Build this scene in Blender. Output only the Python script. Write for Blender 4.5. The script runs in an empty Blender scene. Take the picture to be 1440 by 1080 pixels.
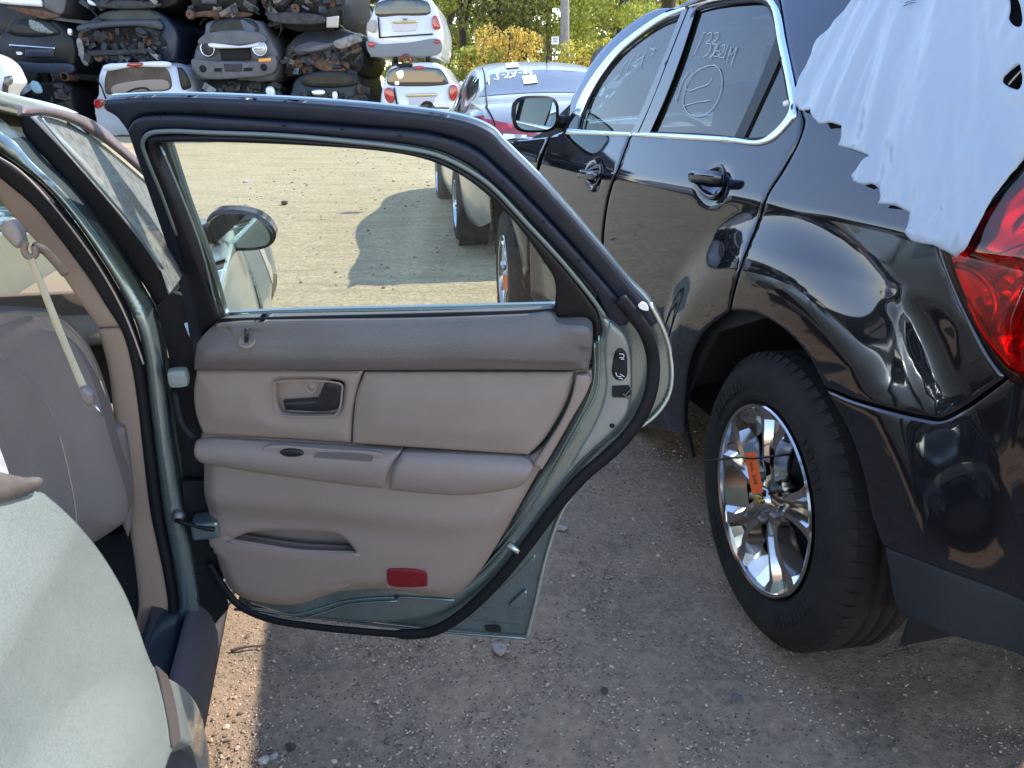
import bpy, bmesh, math, random
import numpy as np
from mathutils import Vector, Matrix, noise
from mathutils.geometry import delaunay_2d_cdt
sc = bpy.context.scene
COL = sc.collection
PI = math.pi

# ---------------------------------------------------------------- camera
FPX = 1082.0; HC = 1.30
TH = math.atan((540 - 137) / FPX)
cd = bpy.data.cameras.new("camera"); cam = bpy.data.objects.new("camera", cd); COL.objects.link(cam)
cam.location = (0, 0, HC); cam.rotation_euler = (PI / 2 - TH, 0, 0)
cd.sensor_fit = 'HORIZONTAL'; cd.sensor_width = 36; cd.lens = FPX / 1440 * 36
cd.clip_start = 0.02; cd.clip_end = 400
sc.camera = cam

# ---------------------------------------------------------------- light
SUNV = Vector((.765, .56, 1.0)).normalized()
world = bpy.data.worlds.new("World"); sc.world = world; world.use_nodes = True
wn = world.node_tree; bg = wn.nodes["Background"]
sky = wn.nodes.new("ShaderNodeTexSky"); sky.sky_type = 'NISHITA'; sky.sun_disc = False
sky.sun_elevation = math.asin(SUNV.z); sky.sun_rotation = math.atan2(SUNV.x, SUNV.y)
sky.air_density = 1.3; sky.dust_density = 0.0; sky.ozone_density = 3.6
tint = wn.nodes.new("ShaderNodeMix"); tint.data_type = 'RGBA'; tint.blend_type = 'MULTIPLY'; tint.inputs[0].default_value = 1; tint.inputs[7].default_value = (1.10, .97, .95, 1)
wn.links.new(sky.outputs[0], tint.inputs[6]); wn.links.new(tint.outputs[2], bg.inputs[0]); bg.inputs[1].default_value = 0.15
sl = bpy.data.lights.new("sun", 'SUN'); sun = bpy.data.objects.new("sun", sl); COL.objects.link(sun)
sl.energy = 2.0; sl.angle = math.radians(.5); sl.color = (1, .93, .82)
sun.rotation_euler = SUNV.to_track_quat('Z', 'Y').to_euler(); sun.location = (8, 6, 12)
sc.view_settings.view_transform = 'Standard'; sc.view_settings.look = 'None'
sc.view_settings.exposure = 1.95; sc.view_settings.gamma = 1
sc.cycles.max_bounces = 10; sc.cycles.transparent_max_bounces = 16; sc.cycles.caustics_reflective = False
sc.cycles.sample_clamp_indirect = 6.0

# ---------------------------------------------------------------- materials
def mat(name, col, rough=.5, metal=0, coat=0, var=0, vscale=4, bump=0, bscale=60, col2=None, spec=.5, detail=4, alpha=None, cr=.03):
    m = bpy.data.materials.new(name); m.use_nodes = True
    n = m.node_tree.nodes; L = m.node_tree.links; b = n["Principled BSDF"]
    b.inputs["Base Color"].default_value = (*col, 1); b.inputs["Roughness"].default_value = rough
    b.inputs["Metallic"].default_value = metal; b.inputs["Coat Weight"].default_value = coat
    b.inputs["Coat Roughness"].default_value = cr; b.inputs["Specular IOR Level"].default_value = spec
    if alpha is not None: b.inputs["Alpha"].default_value = alpha
    tc = n.new("ShaderNodeTexCoord")
    if var or col2:
        t = n.new("ShaderNodeTexNoise"); t.inputs["Scale"].default_value = vscale; t.inputs["Detail"].default_value = detail
        t.inputs["Roughness"].default_value = .65
        L.new(tc.outputs["Object"], t.inputs["Vector"])
        r = n.new("ShaderNodeValToRGB"); L.new(t.outputs["Fac"], r.inputs[0])
        c2 = col2 or tuple(min(1, c * (1 - var)) for c in col)
        r.color_ramp.elements[0].color = (*c2, 1); r.color_ramp.elements[1].color = (*col, 1)
        r.color_ramp.elements[0].position = .35; r.color_ramp.elements[1].position = .65
        L.new(r.outputs[0], b.inputs["Base Color"])
        mr = n.new("ShaderNodeMapRange"); L.new(t.outputs["Fac"], mr.inputs[0])
        mr.inputs[3].default_value = min(1, rough * 1.25); mr.inputs[4].default_value = rough * .85
        L.new(mr.outputs[0], b.inputs["Roughness"])
    if bump:
        t2 = n.new("ShaderNodeTexNoise"); t2.inputs["Scale"].default_value = bscale; t2.inputs["Detail"].default_value = 3
        L.new(tc.outputs["Object"], t2.inputs["Vector"])
        bp = n.new("ShaderNodeBump"); bp.inputs["Strength"].default_value = bump; bp.inputs["Distance"].default_value = .002
        L.new(t2.outputs["Fac"], bp.inputs["Height"]); L.new(bp.outputs[0], b.inputs["Normal"])
    return m

def glassmat(name, tint, rough=.0, ior=1.5, dirt=0.0, dirtcol=(.5, .47, .4)):
    """thin car glass: tinted see-through pane with mirror reflection, plus optional dust"""
    m = bpy.data.materials.new(name); m.use_nodes = True
    n = m.node_tree.nodes; L = m.node_tree.links; n.remove(n["Principled BSDF"]); out = n["Material Output"]
    tr = n.new("ShaderNodeBsdfTransparent"); tr.inputs[0].default_value = (*tint, 1)
    gl = n.new("ShaderNodeBsdfGlossy"); gl.inputs["Roughness"].default_value = rough
    fr = n.new("ShaderNodeFresnel"); fr.inputs[0].default_value = ior
    mx = n.new("ShaderNodeMixShader"); L.new(fr.outputs[0], mx.inputs[0]); L.new(tr.outputs[0], mx.inputs[1]); L.new(gl.outputs[0], mx.inputs[2])
    last = mx
    if dirt:
        df = n.new("ShaderNodeBsdfDiffuse"); df.inputs[0].default_value = (*dirtcol, 1)
        tc = n.new("ShaderNodeTexCoord"); t = n.new("ShaderNodeTexNoise"); t.inputs["Scale"].default_value = 90; t.inputs["Detail"].default_value = 6
        L.new(tc.outputs["Object"], t.inputs["Vector"])
        mr = n.new("ShaderNodeMapRange"); mr.inputs[1].default_value = .3; mr.inputs[2].default_value = .8
        mr.inputs[3].default_value = dirt * .6; mr.inputs[4].default_value = min(1, dirt * 2.2); L.new(t.outputs["Fac"], mr.inputs[0])
        m2 = n.new("ShaderNodeMixShader"); L.new(mr.outputs[0], m2.inputs[0]); L.new(last.outputs[0], m2.inputs[1]); L.new(df.outputs[0], m2.inputs[2]); last = m2
    L.new(last.outputs[0], out.inputs[0]); return m

def flakemat(name, col, rough=.35, dirt=.15, dirtcol=(.45, .4, .32), flake=900.0, fs=.25):
    """metallic car paint with fine flake, clear coat and some dust"""
    m = mat(name, col, rough, .75, .6, cr=.08)
    n = m.node_tree.nodes; L = m.node_tree.links; b = n["Principled BSDF"]; tc = n.new("ShaderNodeTexCoord")
    v = n.new("ShaderNodeTexVoronoi"); v.inputs["Scale"].default_value = flake; L.new(tc.outputs["Object"], v.inputs["Vector"])
    hs = n.new("ShaderNodeMix"); hs.data_type = 'RGBA'; hs.inputs[6].default_value = (*[c * (1 - fs) for c in col], 1); hs.inputs[7].default_value = (*[min(1, c * (1 + fs)) for c in col], 1)
    sx = n.new("ShaderNodeSeparateColor"); L.new(v.outputs["Color"], sx.inputs[0]); L.new(sx.outputs[0], hs.inputs[0])
    t = n.new("ShaderNodeTexNoise"); t.inputs["Scale"].default_value = 7; t.inputs["Detail"].default_value = 7; t.inputs["Roughness"].default_value = .7
    L.new(tc.outputs["Object"], t.inputs["Vector"])
    mr = n.new("ShaderNodeMapRange"); mr.inputs[1].default_value = .35; mr.inputs[2].default_value = .75; mr.inputs[3].default_value = dirt * .3; mr.inputs[4].default_value = min(1, dirt * 1.8); L.new(t.outputs["Fac"], mr.inputs[0])
    m2 = n.new("ShaderNodeMix"); m2.data_type = 'RGBA'; L.new(mr.outputs[0], m2.inputs[0]); L.new(hs.outputs[2], m2.inputs[6]); m2.inputs[7].default_value = (*dirtcol, 1)
    L.new(m2.outputs[2], b.inputs["Base Color"])
    mm = n.new("ShaderNodeMath"); mm.operation = 'MULTIPLY_ADD'; mm.inputs[1].default_value = -.8; mm.inputs[2].default_value = .75; L.new(mr.outputs[0], mm.inputs[0]); L.new(mm.outputs[0], b.inputs["Metallic"])
    return m

M = {}
M['eq_paint'] = mat('dark_navy_grey_paint', (.080, .079, .088), .04, .90)
M['eq_paint'].node_tree.nodes["Principled BSDF"].inputs["Specular Tint"].default_value = (.80, .88, 1.0, 1)
M['black_trim'] = mat('black_trim', (.006, .006, .008), .45, spec=.3)
M['black_gloss'] = mat('black_gloss', (.008, .009, .011), .15, coat=.5)
M['chrome'] = mat('chrome', (.82, .84, .88), .07, 1.0, var=.1, vscale=20)
M['satin_chrome'] = mat('satin_chrome', (.60, .68, .82), .22, 1.0)
M['rim_chrome'] = mat('rim_chrome', (.50, .50, .51), .12, 1.0, var=.35, vscale=14, col2=(.42, .41, .40))
M['tyre'] = mat('tyre_rubber', (.020, .018, .016), .8, spec=.25, var=.35, vscale=9, bump=.5, bscale=220)
M['valance'] = mat('dark_plastic_valance', (.022, .024, .028), .55, spec=.3, bump=.3, bscale=500)
M['dark'] = mat('dark_void', (.006, .006, .007), .9)
M['plastic_film'] = None
M['tau_paint'] = flakemat('silver_green_paint', (.56, .635, .575), .27, .06, fs=.16)
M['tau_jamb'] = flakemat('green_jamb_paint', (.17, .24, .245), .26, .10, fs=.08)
M['navy_frame'] = mat('dark_window_frame_paint', (.011, .015, .026), .45, spec=.35, coat=.06, var=.3, vscale=8, cr=.3)
M['rubber'] = mat('rubber_seal', (.005, .006, .008), .6, spec=.25, bump=.3, bscale=90)
M['seal_grey'] = mat('grey_green_seal', (.15, .18, .165), .35, .4)
M['trim_tan'] = mat('tan_door_plastic', (.262, .205, .168), .48, var=.07, vscale=5, bump=.35, bscale=900)
M['trim_cloth'] = mat('tan_textured_cloth', (.275, .220, .182), .8, var=.10, vscale=6)
M['trim_grey'] = mat('grey_padded_vinyl', (.145, .132, .122), .42, var=.12, vscale=5, bump=.7, bscale=420)
M['trim_arm'] = mat('taupe_armrest_vinyl', (.248, .203, .175), .42, var=.08, vscale=5, bump=.5, bscale=500)
M['handle_dark'] = mat('charcoal_handle', (.018, .017, .019), .35, spec=.35)
M['seat'] = mat('taupe_seat_cloth', (.185, .155, .138), .9, var=.10, vscale=3, bump=.4, bscale=500)
M['pillar_tan'] = mat('beige_pillar_trim', (.30, .22, .165), .6, var=.1, vscale=3, bump=.3, bscale=600)
M['belt'] = mat('tan_seat_belt', (.62, .52, .33), .7, bump=.6, bscale=400)
M['red_lens'] = mat('red_reflector', (.17, .004, .010), .25, spec=.4, bump=.9, bscale=420)
M['tail_lens'] = glassmat('red_lens_glass', (.85, .04, .05), .0, 1.6)
M['tail_inner'] = mat('red_lit_reflector', (.85, .10, .10), .22, .85)
M['scrap_glass'] = mat('dull_wreck_glass', (.012, .015, .017), .3, 0, .12, spec=.15, var=.4, vscale=6)
M['tail_red'] = mat('tail_lamp_red', (.42, .008, .014), .10, coat=1, cr=.01, var=.5, vscale=9)
M['clear_lens'] = mat('clear_lens', (.75, .77, .8), .12, .3, coat=1)
M['white_paint'] = mat('white_car_paint', (.62, .65, .70), .3, .1, .7, var=.12, vscale=2)
M['silver_sedan'] = flakemat('silver_sedan_paint', (.40, .41, .40), .32, .16)
M['navy_car'] = mat('navy_car_paint', (.012, .02, .042), .45, .1, .15, var=.4, vscale=4)
M['black_car'] = mat('black_car_paint', (.007, .008, .010), .55, 0, .05, var=.5, vscale=3)
M['grey_car'] = mat('grey_car_paint', (.10, .105, .115), .55, .2, .05, var=.3, vscale=3)
M['green_car'] = mat('dark_green_car_paint', (.010, .02, .02), .5, 0, .1, var=.5, vscale=4)
M['rust'] = mat('rusty_metal', (.16, .09, .055), .8, .3, var=.6, vscale=7)
M['steel'] = mat('bare_steel', (.22, .22, .22), .45, .8, var=.5, vscale=9)
M['engine'] = mat('grimy_engine_parts', (.05, .05, .055), .6, .4, var=.6, vscale=8)
M['dark_glass'] = mat('dark_car_glass', (.012, .018, .022), .06, 0, 1, var=.2, vscale=5)
M['far_glass'] = mat('dusty_rear_glass', (.06, .065, .072), .3, 0, .25, var=.35, vscale=30, cr=.2)
M['amber'] = mat('amber_lens', (.8, .28, .03), .2, coat=1)
M['white_paper'] = mat('white_paper', (.80, .80, .78), .7)
M['chalk'] = mat('white_paint_marker', (.50, .53, .55), .8)
M['chalk_w'] = mat('white_marker', (.8, .82, .84), .8)
M['ink'] = mat('dark_ink', (.04, .03, .03), .7)
M['orange'] = mat('orange_tag_card', (.85, .13, .02), .5, var=.06, vscale=30)
M['gold'] = mat('gold_emblem', (.75, .50, .12), .25, .8)
M['g_clear'] = glassmat('clear_window_glass', (.86, .90, .84), 0, 1.45, dirt=.035)
M['g_dusty'] = glassmat('dusty_side_glass', (.55, .60, .55), .2, 1.4, dirt=.62, dirtcol=(.23, .235, .21))
M['g_front'] = glassmat('green_tint_glass', (.80, .93, .88), 0, 1.6, dirt=.03)
M['g_tint'] = glassmat('privacy_glass', (.34, .38, .40), 0, 1.75, dirt=.01)
M['g_wind'] = glassmat('windshield_glass', (.78, .86, .80), 0, 1.45, dirt=.05)
M['mirror'] = mat('mirror_glass', (.40, .45, .45), .01, 1.0)
M['headlight'] = mat('headlight_lens', (.6, .62, .62), .1, .4, coat=1, var=.5, vscale=25)

# ---------------------------------------------------------------- geometry helpers
CT, ST = math.cos(TH), math.sin(TH)
ORG = Vector((0, 0, HC))
def ray(px, py):
    """direction in the world of the sight line through a point measured in the photograph"""
    x = (px - 720) / FPX; y = (py - 540) / FPX
    return Vector((x, CT - y * ST, -y * CT - ST))

class Surf:
    """upright curved surface: s along fwd, h up, lat(s,h) outwards along N"""
    def __init__(self, fwd, N, base, lat=None):
        self.F = Vector((fwd[0], fwd[1], 0)).normalized(); self.N = Vector((N[0], N[1], 0)).normalized()
        self.base = base; self.lat = lat or (lambda s, h: 0.0)
    def P(self, s, h, off=0.0):
        p = self.F * s + self.N * (self.base + self.lat(s, h)); p.z = h
        return p + self.nrm(s, h) * off if off else p
    def P0(self, s, h):
        p = self.F * s + self.N * (self.base + self.lat(s, h)); p.z = h; return p
    def nrm(self, s, h):
        e = .004
        a = self.P0(s + e, h) - self.P0(s - e, h); b = self.P0(s, h + e) - self.P0(s, h - e)
        n = a.cross(b).normalized()
        return n if n.dot(self.N) > 0 else -n
    def px(self, x, y):
        d = ray(x, y); dn = d.dot(self.N); o = 0.0
        lat = 0.0; s = h = 0
        for k in range(25):
            t = (self.base + lat) / dn
            P = ORG + d * t; s = P.dot(self.F); h = P.z
            nl = self.lat(s, h)
            if abs(nl - lat) < 1e-5: break
            lat += (nl - lat) * .7
        return s, h

def spl(pts, n=6, closed=True):
    """Catmull-Rom through pts; a point with a third element is a sharp corner"""
    P = [np.array(p[:2], float) for p in pts]; C = [len(p) > 2 for p in pts]; out = []
    N = len(P); rng = range(N if closed else N - 1)
    for i in rng:
        p1, p2 = P[i], P[(i + 1) % N]
        p0 = P[i - 1] if (i > 0 or closed) and not C[i] else p1 - (p2 - p1)
        p3 = P[(i + 2) % N] if (i + 2 < N or closed) and not C[(i + 1) % N] else p2 + (p2 - p1)
        d01 = np.linalg.norm(p1 - p0) ** .5 + 1e-6; d12 = np.linalg.norm(p2 - p1) ** .5 + 1e-6; d23 = np.linalg.norm(p3 - p2) ** .5 + 1e-6
        m1 = (p2 - p1) + d12 * ((p1 - p0) / d01 - (p2 - p0) / (d01 + d12))
        m2 = (p2 - p1) + d12 * ((p3 - p2) / d23 - (p3 - p1) / (d12 + d23))
        for k in range(n):
            t = k / n
            out.append(tuple((2 * t**3 - 3 * t**2 + 1) * p1 + (t**3 - 2 * t**2 + t) * m1 + (-2 * t**3 + 3 * t**2) * p2 + (t**3 - t**2) * m2))
    if not closed: out.append(tuple(P[-1]))
    return out

def resample(poly, sp, closed=True):
    out = []
    n = len(poly)
    for i in range(n if closed else n - 1):
        a = np.array(poly[i]); b = np.array(poly[(i + 1) % n]); d = np.linalg.norm(b - a)
        if d < 1e-6: continue
        k = max(1, int(math.ceil(d / sp)))
        for j in range(k): out.append(tuple(a + (b - a) * j / k))
    if not closed: out.append(poly[-1])
    # thin points that are very close
    res = [out[0]]
    for p in out[1:]:
        if math.dist(p, res[-1]) > sp * .25: res.append(p)
    if closed and math.dist(res[0], res[-1]) < sp * .25: res.pop()
    return res

def inside(P, poly):
    x, y = P[:, 0], P[:, 1]; res = np.zeros(len(P), bool); q = np.array(poly); n = len(q)
    for i in range(n):
        x1, y1 = q[i]; x2, y2 = q[(i + 1) % n]
        if y1 == y2: continue
        c = ((y1 > y) != (y2 > y)) & (x < (x2 - x1) * (y - y1) / (y2 - y1) + x1)
        res ^= c
    return res
def pdist(P, poly, closed=True):
    q = np.array(poly, float); n = len(q); best = np.full(len(P), 1e9)
    for i in range(n if closed else n - 1):
        a = q[i]; b = q[(i + 1) % n]; ab = b - a; L = ab @ ab
        if L < 1e-14: continue
        t = np.clip(((P - a) @ ab) / L, 0, 1)
        best = np.minimum(best, np.hypot(*(P - a - t[:, None] * ab).T))
    return best

def sstep(x):
    x = max(0., min(1., x)); return x * x * (3 - 2 * x)

def link(name, verts, faces, m, parent=None, smooth=True, mats=None, fm=None):
    me = bpy.data.meshes.new(name)
    off = parent.location if parent is not None and parent.type == 'EMPTY' else (root_of(parent).location if parent else Vector())
    me.from_pydata([tuple(Vector(v) - off) for v in verts], [], faces)
    for k in (mats or [m]): me.materials.append(k)
    if fm: me.polygons.foreach_set('material_index', fm)
    if smooth: me.polygons.foreach_set('use_smooth', [True] * len(me.polygons))
    me.update()
    o = bpy.data.objects.new(name, me); COL.objects.link(o)
    if parent is not None: o.parent = parent
    return o
def root_of(o):
    while o.parent is not None: o = o.parent
    return o
def thing(name, label, cat, loc=(0, 0, 0), group=None):
    o = bpy.data.objects.new(name, None); COL.objects.link(o); o.location = loc; o.empty_display_size = .2
    o['label'] = label; o['category'] = cat
    if group: o['group'] = group
    return o
def tag(o, label=None, cat=None, group=None, kind=None):
    if label: o['label'] = label
    if cat: o['category'] = cat
    if group: o['group'] = group
    if kind: o['kind'] = kind
    return o

def sheet(name, pts, surf, m, parent=None, off=0.0, th=.003, sp=.02, px=True, holes=(), er=0.0, ed=0.0, relief=None, nseg=6, smooth_curve=True, back=True, hmax=None):
    """panel bounded by an outline on a surface, with thickness, rolled edge and relief"""
    def conv(poly):
        q = spl(poly, nseg) if smooth_curve else [p[:2] for p in poly]
        if px: q = [surf.px(*p) for p in q]
        if hmax: q = [(a_, min(b_, hmax)) for a_, b_ in q]
        return resample(q, sp)
    bd = conv(pts); hs = [conv(h) for h in holes]
    A = np.array(bd); lo, hi = A.min(0), A.max(0)
    g = []; y = lo[1]; r = 0
    while y < hi[1]:
        x = lo[0] + (sp * .5 if r % 2 else 0)
        while x < hi[0]: g.append((x, y)); x += sp
        y += sp * .87; r += 1
    ring = [bd] + hs
    if g:
        G = np.array(g); ok = inside(G, bd)
        for hh in hs: ok &= ~inside(G, hh)
        G = G[ok]
        if len(G):
            dd = np.min([pdist(G, q) for q in ring], 0); G = G[dd > sp * .45]
        # rows close to the edge so that the rolled edge is well formed
    else: G = np.zeros((0, 2))
    extra = []
    if er:
        for q in ring:
            n = len(q)
            for i in range(n):
                a = np.array(q[i - 1]); b = np.array(q[(i + 1) % n]); t = b - a; L = np.linalg.norm(t)
                if L < 1e-9: continue
                nn = np.array((-t[1], t[0])) / L
                for sg in (1, -1):
                    for k in (.35, 1.0): extra.append(tuple(np.array(q[i]) + nn * sg * er * k))
        X = np.array(extra); ok = inside(X, bd)
        for hh in hs: ok &= ~inside(X, hh)
        X = X[ok]; dd = np.min([pdist(X, q) for q in ring], 0)
        X = X[dd > er * .3]
        if len(G): G = G[np.min([pdist(G, q) for q in ring], 0) > er * 1.5]
        G = np.vstack([G, X]) if len(X) else G
    V = [p for q in ring for p in q]; E = []; b0 = 0
    for q in ring:
        E += [(b0 + i, b0 + (i + 1) % len(q)) for i in range(len(q))]; b0 += len(q)
    V += [tuple(p) for p in G]
    res = delaunay_2d_cdt([Vector(v) for v in V], E, [], 0, 1e-5)
    vv = np.array([tuple(v) for v in res[0]]); tr = res[2]
    cen = np.array([vv[list(t)].mean(0) for t in tr]); ok = inside(cen, bd)
    for hh in hs: ok &= ~inside(cen, hh)
    tr = [t for t, k in zip(tr, ok) if k]
    used = sorted({i for t in tr for i in t}); mp = {u: i for i, u in enumerate(used)}
    vv = vv[used]; tr = [tuple(mp[i] for i in t) for t in tr]
    D = np.min([pdist(vv, q) for q in ring], 0)
    top = []; Ns = []
    for (s, h), d in zip(vv, D):
        f = off
        if er: f -= ed * (1 - math.sqrt(max(0, 1 - (1 - min(1, d / er)) ** 2)))
        if relief: f += relief(s, h, d)
        n = surf.nrm(s, h); Ns.append(n); top.append(surf.P0(s, h) + n * f)
    # orient faces along the outward normal
    fs = []
    for t in tr:
        a, b, c = (top[i] for i in t)
        fs.append(t if (b - a).cross(c - a).dot(Ns[t[0]]) > 0 else t[::-1])
    cnt = {}
    for t in fs:
        for i in range(3):
            e = (t[i], t[(i + 1) % 3]); cnt[tuple(sorted(e))] = cnt.get(tuple(sorted(e)), 0) + 1
    be = [(t[i], t[(i + 1) % 3]) for t in fs for i in range(3) if cnt[tuple(sorted((t[i], t[(i + 1) % 3])))] == 1]
    verts = list(top); faces = list(fs)
    if th:
        bt = {}; bb = {}
        for e in be:
            for i in e:
                if i not in bt:
                    bt[i] = len(verts); verts.append(top[i]); bb[i] = len(verts); verts.append(top[i] - Ns[i] * th)
        for a, b in be: faces.append((bt[b], bt[a], bb[a], bb[b]))
        if back:
            o0 = len(verts); verts += [p - n * th for p, n in zip(top, Ns)]
            faces += [tuple(o0 + i for i in t[::-1]) for t in fs]
    return link(name, verts, faces, m, parent)

def wcr(pts, n=6):
    """smooth path through 3-D points"""
    P = [Vector(p) for p in pts]; out = []
    for i in range(len(P) - 1):
        p1, p2 = P[i], P[i + 1]; p0 = P[i - 1] if i else p1 - (p2 - p1); p3 = P[i + 2] if i + 2 < len(P) else p2 + (p2 - p1)
        for k in range(n):
            t = k / n
            out.append(.5 * ((2 * p1) + (-p0 + p2) * t + (2 * p0 - 5 * p1 + 4 * p2 - p3) * t * t + (-p0 + 3 * p1 - 3 * p2 + p3) * t**3))
    out.append(P[-1]); return out

def tube_geo(pts, r, seg=8, flat=1.0, upv=None, closed=False):
    P = [Vector(p) for p in pts]; V = []; F = []; n = len(P); prev = None
    for i, p in enumerate(P):
        if closed: t = P[(i + 1) % n] - P[i - 1]
        else: t = P[min(i + 1, n - 1)] - P[max(i - 1, 0)]
        t = t.normalized() if t.length > 1e-9 else Vector((0, 0, 1))
        u = upv if upv is not None else (prev if prev is not None else (Vector((0, 0, 1)) if abs(t.z) < .9 else Vector((1, 0, 0))))
        a = (u - t * u.dot(t)); a = a.normalized() if a.length > 1e-6 else t.orthogonal().normalized()
        prev = a; b = t.cross(a); rr = r(i / (n - 1)) if callable(r) else r
        for k in range(seg):
            an = 2 * PI * k / seg
            V.append(p + a * math.cos(an) * rr * flat + b * math.sin(an) * rr)
    for i in range(n if closed else n - 1):
        j = (i + 1) % n
        for k in range(seg):
            F.append((i * seg + k, i * seg + (k + 1) % seg, j * seg + (k + 1) % seg, j * seg + k))
    if not closed:
        F.append(tuple(range(seg))[::-1]); F.append(tuple((n - 1) * seg + k for k in range(seg)))
    return V, F
def join(parts):
    V, F = [], []
    for v, f in parts:
        o = len(V); V += list(v); F += [tuple(o + i for i in q) for q in f]
    return V, F
def tube(name, pts, r, m, parent=None, seg=8, n=6, flat=1.0, upv=None, closed=False):
    q = wcr(pts, n) if n else pts
    V, F = tube_geo(q, r, seg, flat, upv, closed); return link(name, V, F, m, parent)
def stube(name, pts, surf, r, m, parent=None, off=0.0, n=5, seg=8, flat=1.0, px=True, closed=False):
    """tube laid along a path on a surface; flat<1 squashes it against the surface"""
    q = spl(pts, n, closed)
    if px: q = [surf.px(*p) for p in q]
    P = [surf.P(s, h, off) for s, h in q]
    V, F = tube_geo(P, r, seg, flat, surf.N, closed); return link(name, V, F, m, parent)
def box_geo(c, size, rz=0, rx=0, bevel=0, ry=0):
    bm = bmesh.new(); bmesh.ops.create_cube(bm, size=1)
    bmesh.ops.scale(bm, vec=size, verts=bm.verts)
    if bevel: bmesh.ops.bevel(bm, geom=list(bm.edges), offset=bevel, segments=2, affect='EDGES', profile=.6)
    mtx = Matrix.Translation(Vector(c)) @ Matrix.Rotation(rz, 4, 'Z') @ Matrix.Rotation(ry, 4, 'Y') @ Matrix.Rotation(rx, 4, 'X')
    bmesh.ops.transform(bm, matrix=mtx, verts=bm.verts); bm.verts.index_update()
    V = [v.co.copy() for v in bm.verts]; F = [tuple(v.index for v in f.verts) for f in bm.faces]; bm.free(); return V, F
def box(name, c, size, m, parent=None, rz=0, rx=0, bevel=.005, ry=0):
    V, F = box_geo(c, size, rz, rx, bevel, ry); return link(name, V, F, m, parent, smooth=False)
def grid_geo(fn, nu, nv, closed_v=False):
    V = [fn(i / nu, j / nv) for i in range(nu + 1) for j in range(nv + (0 if closed_v else 1))]; w = nv + (0 if closed_v else 1)
    F = []
    for i in range(nu):
        for j in range(nv):
            a = i * w + j; b = i * w + (j + 1) % w if closed_v else a + 1
            c = (i + 1) * w + (j + 1) % w if closed_v else a + w + 1
            F.append((a, b, c, (i + 1) * w + j))
    return V, F
def gsurf(name, fn, nu, nv, m, parent=None, th=0, closed_v=False):
    V, F = grid_geo(fn, nu, nv, closed_v); o = link(name, V, F, m, parent)
    if th:
        md = o.modifiers.new('solid', 'SOLIDIFY'); md.thickness = th; md.offset = 0
    return o
def lathe_geo(prof, c, ax, seg=48, caps=False):
    """revolve (radius, along-axis) profile about axis ax through c"""
    ax = Vector(ax).normalized(); u = Vector((0, 0, 1)); u = (u - ax * u.dot(ax)).normalized(); w = ax.cross(u); V = []; F = []
    for i in range(seg):
        a = 2 * PI * i / seg; d = u * math.cos(a) + w * math.sin(a)
        for r, z in prof: V.append(Vector(c) + d * r + ax * z)
    n = len(prof)
    for i in range(seg):
        j = (i + 1) % seg
        for k in range(n - 1): F.append((i * n + k, j * n + k, j * n + k + 1, i * n + k + 1))
    return V, F
def strokes(name, lines, surf, r, m, parent=None, off=.002, px=True):
    parts = []
    for ln in lines:
        q = spl(ln, 4, False) if len(ln) > 2 else ln
        if px: q = [surf.px(*p[:2]) for p in q]
        P = [surf.P(s, h, off) for s, h in q]
        parts.append(tube_geo(P, r, 5, .4, surf.N))
    V, F = join(parts); return link(name, V, F, m, parent)
def text(name, s, size, loc, xdir, ydir, m, parent=None, ext=.0005):
    cu = bpy.data.curves.new(name, 'FONT'); cu.body = s; cu.size = size; cu.extrude = ext; cu.align_x = 'CENTER'; cu.align_y = 'CENTER'
    o = bpy.data.objects.new(name, cu); COL.objects.link(o)
    dg = bpy.context.evaluated_depsgraph_get(); me = bpy.data.meshes.new_from_object(o.evaluated_get(dg))
    bpy.data.objects.remove(o)
    X = Vector(xdir).normalized(); Y = Vector(ydir); Y = (Y - X * Y.dot(X)).normalized(); Z = X.cross(Y)
    mt = Matrix((X, Y, Z)).transposed()
    V = [mt @ v.co + Vector(loc) for v in me.vertices]; F = [tuple(p.vertices) for p in me.polygons]
    return link(name, V, F, m, parent, smooth=False)
# ---------------------------------------------------------------- ground
def gz(x, y):
    t = max(0, y - 5); z = .03 * t if t < 25 else .75 + 0 * t
    if 22 < t < 30: z = .66 + .09 * sstep((t - 22) / 8)
    if t >= 30: z = .75
    return z + .012 * noise.noise(Vector((x * .5, y * .5, 0))) * min(1, max(0, abs(y - 1.5) - 3) / 3)
def axis(lo, hi, c0, c1, fine, growth=1.13):
    a = list(np.arange(c0, c1, fine)); s = fine; x = c1
    while x < hi: a.append(x); s *= growth; x += s
    a.append(hi); s = fine; x = c0 - fine; b = []
    while x > lo: b.append(x); s *= growth; x -= s
    b.append(lo); return b[::-1] + a
xs = axis(-160, 160, -1.6, 2.0, .02); ys = axis(-120, 220, .6, 2.8, .02)
V = []
for y in ys:
    for x in xs:
        k = 1 / (1 + max(0, abs(x) - 3) + max(0, y - 4))
        z = gz(x, y) + (.009 * noise.noise(Vector((x * 6, y * 6, 3))) + .0035 * noise.noise(Vector((x * 25, y * 25, 7))) + .004 * max(0, noise.noise(Vector((x * 12, y * 12, 1))))) * (.4 + .6 * k)
        V.append((x, y, z))
w = len(xs); F = [(j * w + i, j * w + i + 1, (j + 1) * w + i + 1, (j + 1) * w + i) for j in range(len(ys) - 1) for i in range(w - 1)]
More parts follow.
